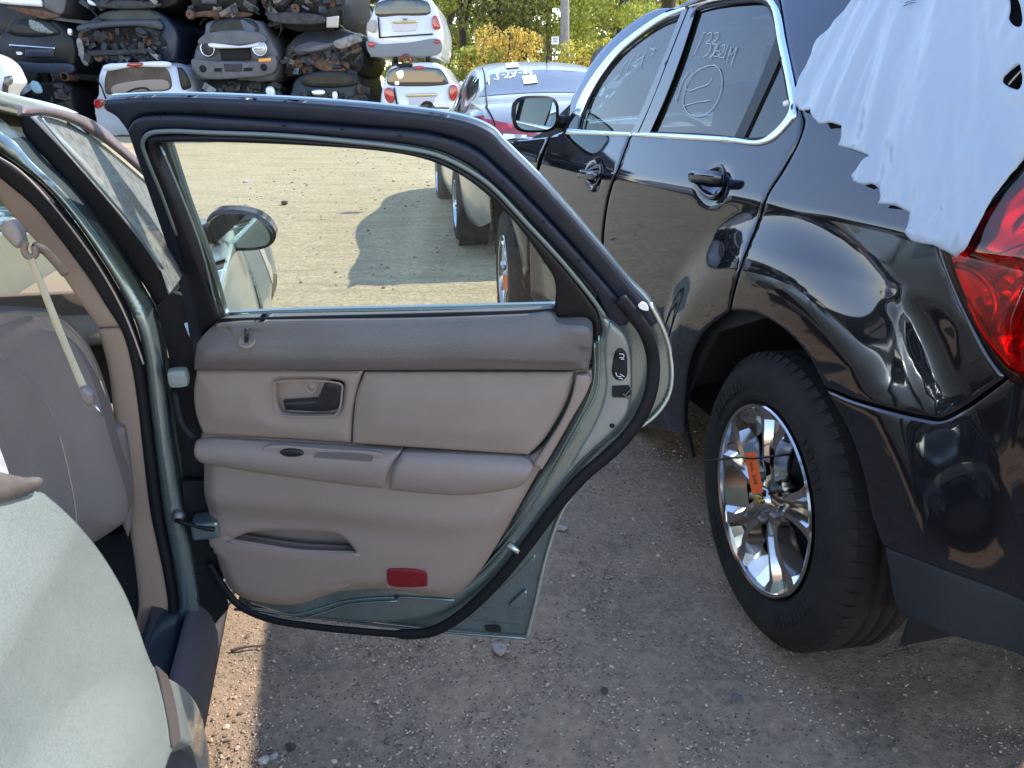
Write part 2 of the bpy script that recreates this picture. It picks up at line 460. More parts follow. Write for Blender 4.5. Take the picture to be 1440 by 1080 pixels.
def ground_mat():
    m = bpy.data.materials.new('packed_dirt_and_gravel'); m.use_nodes = True
    n = m.node_tree.nodes; L = m.node_tree.links; b = n["Principled BSDF"]; b.inputs["Roughness"].default_value = .95; b.inputs["Specular IOR Level"].default_value = .15
    tc = n.new("ShaderNodeTexCoord")
    def nz(sc_, det=8, ro=.65, off=0):
        mp = n.new("ShaderNodeMapping"); mp.inputs[1].default_value = (off, off, 0); L.new(tc.outputs["Object"], mp.inputs[0])
        t = n.new("ShaderNodeTexNoise"); t.inputs["Scale"].default_value = sc_; t.inputs["Detail"].default_value = det; t.inputs["Roughness"].default_value = ro
        L.new(mp.outputs[0], t.inputs["Vector"]); return t.outputs["Fac"]
    def ramp(f, p0, c0, p1, c1):
        r = n.new("ShaderNodeValToRGB"); r.color_ramp.elements[0].position = p0; r.color_ramp.elements[0].color = (*c0, 1)
        r.color_ramp.elements[1].position = p1; r.color_ramp.elements[1].color = (*c1, 1); L.new(f, r.inputs[0]); return r.outputs[0]
    def mix(f, a, bb, mode='MIX'):
        x = n.new("ShaderNodeMix"); x.data_type = 'RGBA'; x.blend_type = mode
        if isinstance(f, float): x.inputs[0].default_value = f
        else: L.new(f, x.inputs[0])
        L.new(a, x.inputs[6]); L.new(bb, x.inputs[7]); return x.outputs[2]
    tan = ramp(nz(38, 12, .72), .30, (.42, .275, .17), .72, (.78, .54, .36))
    grey = ramp(nz(46, 12, .74, 3), .30, (.25, .18, .125), .72, (.64, .47, .33))
    pale = ramp(nz(22, 10, .85, 5), .30, (.25, .20, .115), .68, (.70, .575, .365))
    def nzs(sx_, sy_, det, off):
        mp = n.new("ShaderNodeMapping"); mp.inputs[1].default_value = (off, off, 0); mp.inputs[3].default_value = (sx_, sy_, 1); L.new(tc.outputs["Object"], mp.inputs[0])
        t = n.new("ShaderNodeTexNoise"); t.inputs["Scale"].default_value = 1; t.inputs["Detail"].default_value = det; t.inputs["Roughness"].default_value = .72; L.new(mp.outputs[0], t.inputs["Vector"]); return t.outputs["Fac"]
    st1 = n.new("ShaderNodeMath"); st1.operation = 'MULTIPLY'; st1.inputs[1].default_value = .70; L.new(ramp(nzs(1.1, 5, 9, 4), .46, (0, 0, 0), .68, (1, 1, 1)), st1.inputs[0])
    pale = mix(st1.outputs[0], pale, ramp(nz(30, 10, .85, 41), .3, (.20, .155, .09), .7, (.42, .34, .215)))
    # worn tracks: dusty tan patches among greyer gravel, with smaller blotches of dark grit
    base = mix(ramp(nz(1.6, 6, .62, 11), .42, (0, 0, 0), .60, (1, 1, 1)), tan, grey)
    grit = ramp(nz(9, 8, .7, 21), .52, (0, 0, 0), .70, (1, 1, 1))
    gf = n.new("ShaderNodeMath"); gf.operation = 'MULTIPLY'; gf.inputs[1].default_value = .7; L.new(grit, gf.inputs[0])
    base = mix(gf.outputs[0], base, ramp(nz(90, 8, .8, 31), .3, (.12, .085, .06), .75, (.36, .27, .19)))
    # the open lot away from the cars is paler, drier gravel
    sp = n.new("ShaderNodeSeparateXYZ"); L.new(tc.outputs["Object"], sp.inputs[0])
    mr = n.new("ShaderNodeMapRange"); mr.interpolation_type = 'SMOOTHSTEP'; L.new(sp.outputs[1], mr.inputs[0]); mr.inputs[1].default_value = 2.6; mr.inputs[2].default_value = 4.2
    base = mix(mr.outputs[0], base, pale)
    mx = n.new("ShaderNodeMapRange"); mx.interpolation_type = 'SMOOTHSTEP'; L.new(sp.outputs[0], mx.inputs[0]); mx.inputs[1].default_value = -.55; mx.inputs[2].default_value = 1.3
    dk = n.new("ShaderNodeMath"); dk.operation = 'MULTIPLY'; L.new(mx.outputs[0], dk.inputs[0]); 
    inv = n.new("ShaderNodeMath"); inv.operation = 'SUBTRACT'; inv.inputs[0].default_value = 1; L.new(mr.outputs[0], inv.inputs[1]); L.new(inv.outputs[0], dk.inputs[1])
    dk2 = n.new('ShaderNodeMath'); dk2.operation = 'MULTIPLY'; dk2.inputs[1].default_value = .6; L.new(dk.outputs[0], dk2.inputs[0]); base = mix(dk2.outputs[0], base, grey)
    # pebbles
    v = n.new("ShaderNodeTexVoronoi"); v.inputs["Scale"].default_value = 130; L.new(tc.outputs["Object"], v.inputs["Vector"])
    sx = n.new("ShaderNodeSeparateColor"); L.new(v.outputs["Color"], sx.inputs[0])
    pc = ramp(sx.outputs[0], .0, (.10, .08, .06), 1, (.50, .42, .33))
    edge = ramp(v.outputs["Distance"], .28, (1, 1, 1), .42, (0, 0, 0))
    sel = n.new("ShaderNodeMath"); sel.operation = 'GREATER_THAN'; sel.inputs[1].default_value = .80; L.new(sx.outputs[1], sel.inputs[0])
    mm = n.new("ShaderNodeMath"); mm.operation = 'MULTIPLY'; L.new(edge, mm.inputs[0]); L.new(sel.outputs[0], mm.inputs[1])
    base = mix(mm.outputs[0], base, pc)
    L.new(base, b.inputs["Base Color"])
    ad = n.new("ShaderNodeMath"); ad.operation = 'MULTIPLY_ADD'; L.new(nz(160, 8, .8), ad.inputs[0]); ad.inputs[1].default_value = 1.2; L.new(mm.outputs[0], ad.inputs[2])
    ad2 = ad
    ad3 = n.new("ShaderNodeMath"); ad3.operation = 'MULTIPLY_ADD'; L.new(nz(14, 6, .7, 2), ad3.inputs[0]); ad3.inputs[1].default_value = 3.0; L.new(ad2.outputs[0], ad3.inputs[2])
    bp = n.new("ShaderNodeBump"); bp.inputs["Strength"].default_value = .9; bp.inputs["Distance"].default_value = .012; L.new(ad3.outputs[0], bp.inputs["Height"]); L.new(bp.outputs[0], b.inputs["Normal"])
    return m
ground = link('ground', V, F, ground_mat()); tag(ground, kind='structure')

def stone_geo(c, r, rnd):
    bm = bmesh.new(); bmesh.ops.create_icosphere(bm, subdivisions=1, radius=1); k = Vector((rnd.uniform(.7, 1.4), rnd.uniform(.6, 1.1), rnd.uniform(.4, .75)))
    R = Matrix.Rotation(rnd.uniform(0, 6.28), 3, 'Z'); sd = rnd.uniform(0, 99)
    for v in bm.verts: v.co = R @ Vector([a * b for a, b in zip(v.co * (1 + .35 * noise.noise(v.co * 1.3 + Vector((sd, 0, 0)))), k)]) * r + Vector(c)
    bm.verts.index_update(); V = [v.co.copy() for v in bm.verts]; F = [tuple(v.index for v in f.verts) for f in bm.faces]; bm.free(); return V, F
def island_mat(name, c0, c1, rough=.9, trans=0):
    m = bpy.data.materials.new(name); m.use_nodes = True; n = m.node_tree.nodes; L = m.node_tree.links; b = n["Principled BSDF"]
    g = n.new("ShaderNodeNewGeometry"); r = n.new("ShaderNodeValToRGB"); L.new(g.outputs["Random Per Island"], r.inputs[0])
    r.color_ramp.elements[0].color = (*c0, 1); r.color_ramp.elements[1].color = (*c1, 1); L.new(r.outputs[0], b.inputs["Base Color"]); b.inputs["Roughness"].default_value = rough
    if trans:
        tl = n.new("ShaderNodeBsdfTranslucent"); L.new(r.outputs[0], tl.inputs[0]); mx = n.new("ShaderNodeMixShader"); mx.inputs[0].default_value = trans
        L.new(b.outputs[0], mx.inputs[1]); L.new(tl.outputs[0], mx.inputs[2]); L.new(mx.outputs[0], n["Material Output"].inputs[0])
    return m
rnd = random.Random(5)
protos = []
for k in range(16):
    v_, f_ = stone_geo((0, 0, 0), 1, rnd); protos.append((np.array([tuple(q) for q in v_]), np.array(f_)))
def dens(x, y): return .5 + .9 * noise.noise(Vector((x * 1.1, y * 1.1, 9))) + .6 * noise.noise(Vector((x * 4, y * 4, 2)))
AV, AF = [], []; nv = 0
def put(x, y, r, k=.3):
    global nv
    P_, Q_ = protos[rnd.randrange(16)]; a = rnd.uniform(0, 6.28); c, s_ = math.cos(a), math.sin(a)
    W = P_ @ np.array([[c, s_, 0], [-s_, c, 0], [0, 0, 1]]) * r + np.array((x, y, gz(x, y) + r * k)); AV.append(W); AF.append(Q_ + nv); nv += len(W)
for k in range(60000):
    x = rnd.uniform(-.7, 1.5); y = .78 + 2.5 * rnd.random() ** 1.3; q = dens(x, y)
    if rnd.random() > max(.10, min(1, q)): continue
    put(x, y, .0011 + .0027 * rnd.random() + (.0055 * rnd.random() ** 2 if rnd.random() < .06 else 0), .35)
for k in range(7000):
    x = rnd.uniform(-3.5, 1.2); y = 3.2 + 13 * rnd.random() ** 1.4
    if rnd.random() > max(.15, dens(x, y)): continue
    put(x, y, .003 + .005 * rnd.random() + .016 * rnd.random() ** 7, .2)
V = np.vstack(AV); F = np.vstack(AF).tolist(); V = V.tolist()
gr = link('gravel', V, F, island_mat('loose_gravel', (.12, .085, .06), (.60, .44, .32)), smooth=False); tag(gr, 'loose gravel stones scattered over the dirt between the cars', None, kind='stuff')
def gpx(x, y):
    d = ray(x, y); t = -HC / d.z
    for _ in range(20):
        P = ORG + d * t; t += (gz(P.x, P.y) - P.z) / d.z * .9
    return ORG + d * t
# twig, leaf and larger debris the photo shows
tw = tube('twig', [gpx(325, 918) + Vector((0, 0, .006)), gpx(345, 914) + Vector((0, 0, .009)), gpx(373, 910) + Vector((0, 0, .006))], lambda t: .004 * (1 - .5 * t), mat('bark', (.09, .06, .045), .9), n=5)
tag(tw, 'thin dark twig lying on sunlit dirt below the open door', 'twig')
def rock(px_, py_, r, seed, label, col):
    p = gpx(px_, py_); V, F = stone_geo((p.x, p.y, p.z + r * .4), r, random.Random(seed)); o = link('stone', V, F, mat('stone_%d' % seed, col, .9, var=.4, vscale=60, bump=.5), smooth=False)
    tag(o, label, 'stone')
rock(410, 1052, .013, 3, 'dark rounded lump of gravel near the bottom edge of the photo', (.07, .055, .05))
rock(372, 1071, .016, 4, 'pale flat chip of stone at the shadow edge, bottom of the photo', (.42, .40, .36))
rock(385, 1066, .010, 14, 'small pale chip of stone just right of the larger pale chip', (.40, .36, .32))
rock(703, 915, .022, 6, 'flat pale stone under the lower corner of the open door', (.36, .31, .26))
rock(790, 745, .020, 8, 'pale flat stone beside the right edge of the open door', (.38, .35, .31))
rock(1035, 985, .017, 9, 'grey lump of stone in the light patch beneath the rear tyre', (.13, .12, .11))
rock(850, 973, .010, 12, 'dark small clod on the shaded gravel centre bottom', (.06, .055, .05))
rock(400, 288, .055, 21, 'dark clod of dirt lying on the open sunlit lot', (.09, .075, .06))
rock(383, 393, .022, 22, 'small dark stone on the sunlit lot beside the green fender', (.06, .055, .045))
rock(346, 257, .035, 23, 'small pale scrap of stone far out on the sunlit lot', (.5, .5, .48))
# ---------------------------------------------------------------- dark SUV on the right
EF = Vector((-.2508, .968, 0)).normalized(); ER = Vector((EF.y, -EF.x, 0))   # forward, rightwards
HUB = (1.455, .382); FHUB = (4.05, .375)
HCR = 1.055
def crease(s): return 1.05 + .03 * sstep((3.0 - s) / 1.8)
def lat_eq(s, h):
    hc = crease(s); v = 0.0
    if h < hc: g_ = hc - h; v = -.012 * min(g_, .14) / .14 * 0 + .004 * math.sin(min(1, g_ / .16) * PI / 2) - .065 * max(0, g_ - .10)
    else:
        a = min(h, 1.185) - hc; v = -.33 * a
        if h > 1.185: g = h - 1.185; v -= .30 * g + .28 * g * g
    if h < .42: v -= .35 * (.42 - h)
    # flared arches
    for hs, hh, k in ((HUB[0], HUB[1], 1.0), (FHUB[0], FHUB[1], .8)):
        d = math.hypot(s - hs, h - hh)
        if d < .70: v += .046 * k * sstep((.70 - d) / .18) * sstep((d - .2) / .2)
    # rear corner turns in
    if s < 1.0: t = (1.0 - s); v -= .50 * t * t + 1.5 * max(0, t - .28) ** 2
    if s > 4.15: t = s - 4.15; v -= .55 * t * t
    return v
EQ = Surf(EF, -ER, -1.0, lat_eq)
GL = Surf(EF, -ER, -1.0, lat_eq)
suv = thing('dark_suv', 'dark grey SUV with chrome window trim, flared dented rear arch and chrome wheels', 'car', tuple(EF * 1.433 + ER * 1.9))
def ep(name, pts, m, off=0, th=.012, sp=.03, **k): return sheet(name, pts, EQ, m, k.pop('parent', suv), off, th, sp, **k)

# quarter panel : arch opening, door gap, bumper seam, lamp opening; dented behind the arch
def ridge(s, h, line, w, a):
    d = pdist(np.array([(s, h)]), line, False)[0]
    return a * math.exp(-(d / w) ** 2)
d_l1 = [EQ.px(*p) for p in [(1258, 420), (1275, 480), (1295, 530), (1322, 585)]]
d_l2 = [EQ.px(*p) for p in [(1322, 583), (1342, 560), (1352, 500), (1345, 450)]]
d_l3 = [EQ.px(*p) for p in [(1258, 425), (1290, 415), (1330, 435), (1346, 452)]]
d_c = np.array([EQ.px(1302, 480)]); dcs, dch = d_c[0]
d2s, d2h = EQ.px(1225, 520); d3s, d3h = EQ.px(1198, 500)
dk = [EQ.px(*p) for p in [(1330, 455), (1322, 568), (1200, 512), (1240, 545)]]
def q_rel(s, h, d):
    if s > 1.6 or h > 1.2: return 0
    v = 0
    e = ((s - dcs) / .055) ** 2 + ((h - dch) / .10) ** 2; v -= .004 * math.exp(-e)
    v += ridge(s, h, d_l1, .016, .0018) + ridge(s, h, d_l2, .016, .0015) + ridge(s, h, d_l3, .02, .001)
    for (a, b) in dk: v += .0008 * math.exp(-(((s - a) / .014) ** 2 + ((h - b) / .011) ** 2))
    e = ((s - d2s) / .03) ** 2 + ((h - d2h) / .05) ** 2; v -= .0015 * math.exp(-e)
    return v
quarter = ep('quarter_panel', [(1127, 158), (1131, 172), (1123, 200), (1103, 238), (1079, 276), (1068, 310), (1048, 360), (1034, 405), (1027, 437, 1), (1060, 440), (1100, 462), (1133, 496), (1159, 543, 1), (1200, 560), (1250, 574), (1300, 585), (1322, 587), (1345, 577), (1411, 531, 1), (1385, 495), (1358, 440), (1338, 395), (1321, 340), (1322, 300), (1335, 250), (1360, 200), (1400, 140), (1470, 60, 1), (1470, -140, 1), (1130, -140, 1), (1090, -60), (1098, 8, 1), (1106, 60), (1122, 135)], M['eq_paint'], sp=.0115, hmax=1.598, relief=q_rel, er=.006, ed=.003)
def f_rel(s, h, d): return 0
bl = [EQ.px(*p) for p in [(1162, 552), (1185, 600), (1212, 655), (1228, 720), (1240, 768)]]
bump = ep('rear_bumper', [(1161, 549, 1), (1200, 565), (1250, 579), (1300, 590), (1322, 592), (1347, 582), (1413, 536), (1450, 500), (1520, 460, 1), (1640, 760, 1), (1640, 980, 1), (1440, 846), (1330, 802), (1240, 768, 1), (1226, 728), (1212, 662), (1192, 604)], M['eq_paint'], sp=.02, er=.006, ed=.003,
          relief=lambda s, h, d: -.0 * sstep((pdist(np.array([(s, h)]), bl, False)[0] - .03) / .05))
ep('lower_valance', [(1240, 770, 1), (1330, 804), (1440, 848), (1640, 985, 1), (1640, 1100, 1), (1440, 928), (1350, 900), (1290, 878), (1262, 862), (1252, 835), (1246, 800)], M['valance'], off=-.004, sp=.03, er=.006, ed=.004, parent=bump)
# rear door
rhs, rhh = EQ.px(1002, 262)
WIN_R = [(907, 190, 1), (985, 193), (1066, 200), (1086, 193), (1114, 160), (1111, 130), (1097, 60), (1088, 12), (1074, -3), (1040, -3), (1000, 3), (969, 16, 1)]
rd = ep('rear_door', [(965, 12, 1), (940, 70), (912, 135), (890, 185), (872, 232), (859, 268), (851, 310), (848, 360), (849, 430), (856, 520), (875, 600, 1), (915, 600), (962, 612, 1), (962, 560), (970, 505), (988, 468), (1012, 446), (1024, 438, 1), (1031, 405), (1045, 358), (1065, 308), (1076, 275), (1100, 236), (1120, 199), (1128, 172), (1120, 130), (1104, 58), (1096, 8, 1), (1087, -20), (1040, -22), (1000, -8)],
        M['eq_paint'], sp=.02, er=.006, ed=.003, hmax=1.598, holes=[WIN_R], relief=lambda s, h, d: -.016 * math.exp(-(((s - rhs) / .06) ** 2 + ((h - rhh) / .032) ** 2) ** 1.5))
fhs, fhh = EQ.px(835, 247)
WIN_F = [(812, 186, 1), (850, 186), (888, 188, 1), (905, 150), (935, 80), (958, 20, 1), (930, 28), (898, 48), (868, 74), (842, 108), (824, 145), (815, 170)]
fd = ep('front_door', [(962, 12, 1), (937, 70), (909, 135), (887, 185), (869, 232), (856, 268), (848, 310), (845, 360), (846, 430), (853, 520), (872, 600, 1), (838, 596), (790, 560), (760, 500), (748, 440), (745, 380), (745, 320), (755, 250), (774, 192, 1), (795, 180), (800, 150), (818, 110), (850, 65), (890, 30), (925, 12)],
        M['eq_paint'], sp=.025, er=.006, ed=.003, holes=[WIN_F], relief=lambda s, h, d: -.016 * math.exp(-(((s - fhs) / .06) ** 2 + ((h - fhh) / .032) ** 2) ** 1.5))
# front fender
fa = [(FHUB[0] + .44 * math.cos(a), FHUB[1] + .44 * math.sin(a)) for a in np.linspace(math.radians(-8), math.radians(188), 22)]
fl = [EQ.px(*p) for p in [(742, 440), (742, 380), (742, 320), (752, 250), (771, 192)]]
hoodl = [(3.60, 1.12), (3.8, 1.105), (4.1, 1.07), (4.4, 1.0), (4.62, .93), (4.75, .80), (4.78, .6), (4.74, .35)]
s0 = fl[0][0]
fender = ep('front_fender', [(s0, fl[0][1]), (fl[1][0], fl[1][1]), (fl[2][0], fl[2][1]), (fl[3][0], fl[3][1]), (fl[4][0], fl[4][1])] + hoodl + [(fa[0][0], fa[0][1])] + fa[1:] + [(s0, .30)], M['eq_paint'], px=False, smooth_curve=False, sp=.035, er=.006, ed=.003)
# structure behind the panel gaps and inside the arches
def lat_in(s, h): return lat_eq(s, h) - .03
EQI = Surf(EF, -ER, -1.0, lat_in)
inner = sheet('inner_frame', [(.80, .45), (.84, 1.40), (.98, 1.58),  (2.4, 1.62), (2.9, 1.45), (3.55, 1.15), (4.7, .9), (4.7, .3), (4.55, .3), (4.40, .68), (4.05, .84), (3.70, .68), (3.52, .28), (1.95, .25), (1.88, .5), (1.72, .73), (1.433, .86), (1.15, .76), (1.0, .5), (.95, .45)], EQI, M['dark'], suv, px=False, smooth_curve=False, sp=.08, th=.01,
              holes=[[(1.22, 1.22), (2.33, 1.21), (2.36, 1.30), (2.27, 1.50), (1.6, 1.52), (1.50, 1.45), (1.32, 1.30)], [(2.50, 1.215), (3.25, 1.2), (2.9, 1.38), (2.6, 1.49), (2.42, 1.50)]])
def arch_liner(hs, hh, r, depth=.55):
    def fn(u, v):
        a = math.radians(16 + 172 * u); s = hs + r * math.cos(a); h = hh + r * math.sin(a)
        rr = 1.03 + v * depth
        p = EF * s + ER * rr; p.z = h; return p
    return gsurf('wheel_liner', fn, 24, 3, M['dark'], suv, th=.01)
arch_liner(HUB[0], HUB[1], .475); arch_liner(FHUB[0], FHUB[1], .45)
def eqp(s, r, h): p = EF * s + ER * r; p.z = h; return p
# opposite side, roof, nose, tail, floor
EQR = Surf(EF, ER, 2.80, lambda s, h: lat_eq(s, h))
sheet('far_side_panel', [(.55, .55), (.6, 1.45), (.75, 1.58), (2.35, 1.61), (2.9, 1.46), (3.5, 1.14), (4.7, .9), (4.75, .3), (4.5, .3), (4.4, .68), (4.05, .82), (3.7, .68), (3.55, .28), (1.95, .25), (1.85, .6), (1.433, .84), (1.05, .65), (.98, .55)], EQR, M['eq_paint'], suv, px=False, smooth_curve=False, sp=.08, th=.02,
      holes=[[(1.42, 1.20), (2.33, 1.2), (2.20, 1.52), (1.60, 1.53)], [(2.47, 1.2), (3.3, 1.19), (2.9, 1.40), (2.34, 1.52)], [(.85, 1.22), (1.3, 1.2), (1.45, 1.5), (.9, 1.48)]])
gsurf('roof', lambda u, v: eqp(.68 + 1.9 * u, 1.19 + 1.42 * v, 1.585 + .085 * math.sin(PI * v) * (1 - .3 * abs(u - .4)) + .0 - .03 * max(0, u - .8) * 5 - .02 * max(0, .1 - u) * 10), 16, 16, M['eq_paint'], suv, th=.02)
gsurf('hood', lambda u, v: eqp(3.55 + 1.15 * u, 1.04 + 1.72 * v, 1.11 + .05 * math.sin(PI * v) - .13 * u ** 2.2), 12, 12, M['eq_paint'], suv, th=.02)
gsurf('front_bumper', lambda u, v: eqp(4.62 + .25 * math.sin(PI * v) ** .5 - .05 * abs(u - .5), 1.12 + 1.56 * v, .28 + .68 * u), 8, 16, M['eq_paint'], suv, th=.02)
gsurf('windshield', lambda u, v: eqp(2.62 + .95 * u + .10 * math.sin(PI * v), lerp_ := (1.24 - .12 * u) + v * (1.32 + .24 * u), 1.575 - .44 * u + .04 * math.sin(PI * v)), 8, 10, M['g_wind'], suv, th=.004)
gsurf('tailgate', lambda u, v: eqp(.70 - .22 * math.sin(PI * v) ** .5 - .10 * (1 - u), 1.12 + 1.56 * v, .42 + .80 * u), 8, 12, M['eq_paint'], suv, th=.02)
gsurf('tailgate_glass', lambda u, v: eqp(.60 + .16 * u - .06 * math.sin(PI * v), 1.2 + 1.40 * v, 1.22 + .33 * u), 4, 8, M['g_tint'], suv, th=.004)
box('underbody', eqp(2.9, 1.9, .36), (1.30, 3.3, .16), M['dark'], suv, rz=math.atan2(-EF.x, EF.y), bevel=.03)
rzE = math.atan2(-EF.x, EF.y)
# cabin
def seat_geo(c, w, rz, hgt=.62, tilt=-.25):
    parts = [box_geo(c + Vector((0, 0, .22)), (w, .5, .16), rz, 0, .05)]
    f = Vector((-math.sin(rz), math.cos(rz), 0))
    parts.append(box_geo(c - f * .27 + Vector((0, 0, .22 + hgt / 2)), (w * .95, .14, hgt), rz, -tilt * .8, .05))
    return join(parts)
for r_, s_ in ((1.55, 2.7), (2.25, 2.7)):
    V, F = seat_geo(eqp(s_, r_, .52), .5, rzE); o = link('front_seat', V, F, M['handle_dark'], suv, smooth=False)
    V, F = box_geo(eqp(s_ - .38, r_, 1.42 - .05), (.26, .09, .18), rzE, .15, .035); link('headrest', V, F, M['handle_dark'], o, smooth=False)
V, F = seat_geo(eqp(1.75, 1.9, .52), 1.25, rzE); link('rear_seat', V, F, M['handle_dark'], suv, smooth=False)
box('dashboard', eqp(3.42, 1.9, 1.0), (1.45, .42, .20), mat('grey_dashboard', (.10, .11, .11), .6), suv, rz=rzE, bevel=.06)
sw = [eqp(3.12 + .05 * math.sin(a), 1.55 + .18 * math.cos(a), 1.05 + .17 * math.sin(a)) for a in np.linspace(0, 2 * PI, 24, endpoint=False)]
V, F = tube_geo(sw, .014, 8, closed=True); stw = link('steering_wheel', V, F, M['handle_dark'], suv)
box('hub', eqp(3.14, 1.55, 1.05), (.13, .05, .09), M['handle_dark'], stw, rz=rzE, bevel=.02)
# windows, dividers and chrome surround
g1 = ep('front_window', WIN_F, M['g_front'], off=-.010, th=0, sp=.06)
g2 = ep('rear_window', [(907, 190, 1), (985, 193), (1030, 197, 1), (1040, 175), (1068, 115), (1093, 47, 1), (1088, 12), (1074, -3), (1040, -3), (1000, 3), (969, 16, 1)], M['g_tint'], off=-.010, th=0, sp=.06)
g3 = ep('quarter_glass', [(1040, 197, 1), (1066, 200), (1086, 193), (1114, 160), (1111, 130), (1099, 68, 1), (1085, 100), (1062, 150)], M['g_tint'], off=-.010, th=0, sp=.06)
ep('window_divider', [(1028, 197, 1), (1042, 198, 1), (1064, 150), (1087, 100), (1101, 66, 1), (1094, 38, 1), (1068, 108), (1040, 172)], M['black_trim'], off=-.004, th=.012, sp=.02)
ep('door_pillar_trim', [(889, 187, 1), (897, 187, 1), (918, 140), (944, 72), (969, 8, 1), (960, 14, 1), (935, 78), (907, 145)], M['black_gloss'], off=.002, th=.004, sp=.02, parent=fd)
ep('door_pillar_trim', [(899, 188, 1), (913, 190, 1), (935, 140), (955, 88), (980, 12, 1), (971, 10, 1), (946, 72), (920, 138)], M['black_gloss'], off=.002, th=.004, sp=.02, parent=rd)
stube('window_seal', [(816, 184), (826, 146), (844, 110), (870, 77), (900, 51), (932, 31), (956, 22)], EQ, .006, M['rubber'], fd, off=-.002, flat=.6)
stube('window_seal', [(977, 14), (1002, 7), (1040, 2), (1072, 2), (1084, 14), (1094, 62), (1107, 130), (1110, 158), (1084, 190), (1064, 196), (985, 190), (912, 187)], EQ, .005, M['rubber'], rd, off=-.002, flat=.6)
def chrome(poly, par): return ep('chrome_trim', poly, M['satin_chrome'], off=.006, th=.010, sp=.014, er=.006, ed=.005, parent=par)
chrome([(798, 181, 1), (830, 183), (889, 186, 1), (887, 192, 1), (830, 190), (796, 189, 1)], fd)
chrome([(806, 160, 1), (818, 134), (838, 102), (866, 68), (898, 42), (932, 20), (966, 6, 1), (966, 13, 1), (932, 28), (901, 49), (870, 76), (844, 110), (826, 142), (816, 165, 1)], fd)
chrome([(891, 186, 1), (950, 188), (1028, 193), (1066, 197), (1082, 190), (1110, 158), (1108, 130), (1094, 60), (1085, 14), (1072, 0), (1040, -2), (1004, 2), (968, 12, 1), (970, 4, 1), (1004, -6), (1040, -10), (1078, -9), (1094, 8), (1105, 58), (1119, 128), (1121, 160), (1112, 174), (1088, 198), (1068, 205), (1028, 201), (950, 196), (889, 192, 1)], rd)
stube('trim_clip', [(1112, 150), (1116, 148)], EQ, .007, M['white_paper'], rd, off=.016, n=2)
# door handles
def handle(cx, cy, par, k=1.0):
    cup = ep('handle_cup', [(cx - 33 * k, cy + 2 * k), (cx - 22 * k, cy - 14 * k), (cx, cy - 27 * k), (cx + 15 * k, cy - 30 * k), (cx + 18 * k, cy - 12 * k), (cx + 14 * k, cy + 10 * k), (cx, cy + 28 * k), (cx - 14 * k, cy + 26 * k), (cx - 26 * k, cy + 14 * k)], M['eq_paint'], off=.004, th=.006, sp=.01, er=.012, ed=.004, parent=par,
             relief=lambda s, h, d: -.020 * sstep(d / .035))
    P = []
    for x, y, o in ((cx - 32 * k, cy - 4 * k, .004), (cx - 20 * k, cy - 4 * k, .030), (cx, cy - 3 * k, .036), (cx + 22 * k, cy - 1 * k, .034), (cx + 31 * k, cy, .030)):
        s, h = EQ.px(x, y); P.append(EQ.P(s, h, o))
    V, F = tube_geo(wcr(P, 5), (lambda t: .0155 * (1 - .35 * abs(2 * t - 1) ** 4)), 12, .55, -ER); link('door_handle', V, F, M['eq_paint'], par)
handle(1003, 256, rd, .84); handle(836, 247, fd, .50)
# tail lamp with inner reflectors
tls, tlh = EQ.px(1450, 480); tl2s, tl2h = EQ.px(1408, 400)
def tl_rel(s, h, d):
    e = math.hypot(s - tls, h - tlh); v = .012 * sstep((.075 - e) / .02) - .008 * sstep((.055 - e) / .015)
    e = math.hypot((s - tl2s) * 1.3, h - tl2h); v += .008 * math.sin(e * 130) * sstep((.05 - e) / .02)
    v += .010 * noise.noise(Vector((s * 16, h * 16, 3))) + .007 * abs(noise.noise(Vector((s * 34, h * 30, 6))))
    return v * sstep(d / .02)
tl = ep('tail_lamp', [(1322, 350, 1), (1340, 400), (1362, 448), (1386, 492), (1413, 530), (1450, 552), (1520, 590, 1), (1560, 300, 1), (1540, 120, 1), (1450, 225), (1405, 270), (1370, 300), (1340, 320), (1324, 335)], M['tail_lens'], off=.010, th=0, sp=.012, er=.018, ed=.010)
ep('reflector_bowl', [(1326, 348, 1), (1344, 400), (1366, 448), (1390, 492), (1417, 528), (1454, 549), (1520, 585, 1), (1560, 300, 1), (1540, 120, 1), (1450, 230), (1405, 275), (1370, 305), (1342, 324), (1328, 338)], M['tail_inner'], off=-.010, th=.02, sp=.008, parent=tl, relief=tl_rel)
for a_, b_2 in (([(1345, 372), (1370, 380), (1392, 400), (1402, 430), (1390, 462)], .006), ([(1372, 350), (1400, 362), (1430, 352), (1470, 340)], .007), ([(1402, 470), (1412, 440), (1438, 425), (1470, 425)], .007), ([(1360, 420), (1385, 470), (1425, 518)], .004), ([(1405, 395), (1425, 405), (1440, 392), (1470, 396)], .006)):
    stube('reflector_rib', a_, EQ, b_2, M['tail_inner'], tl, off=.0)
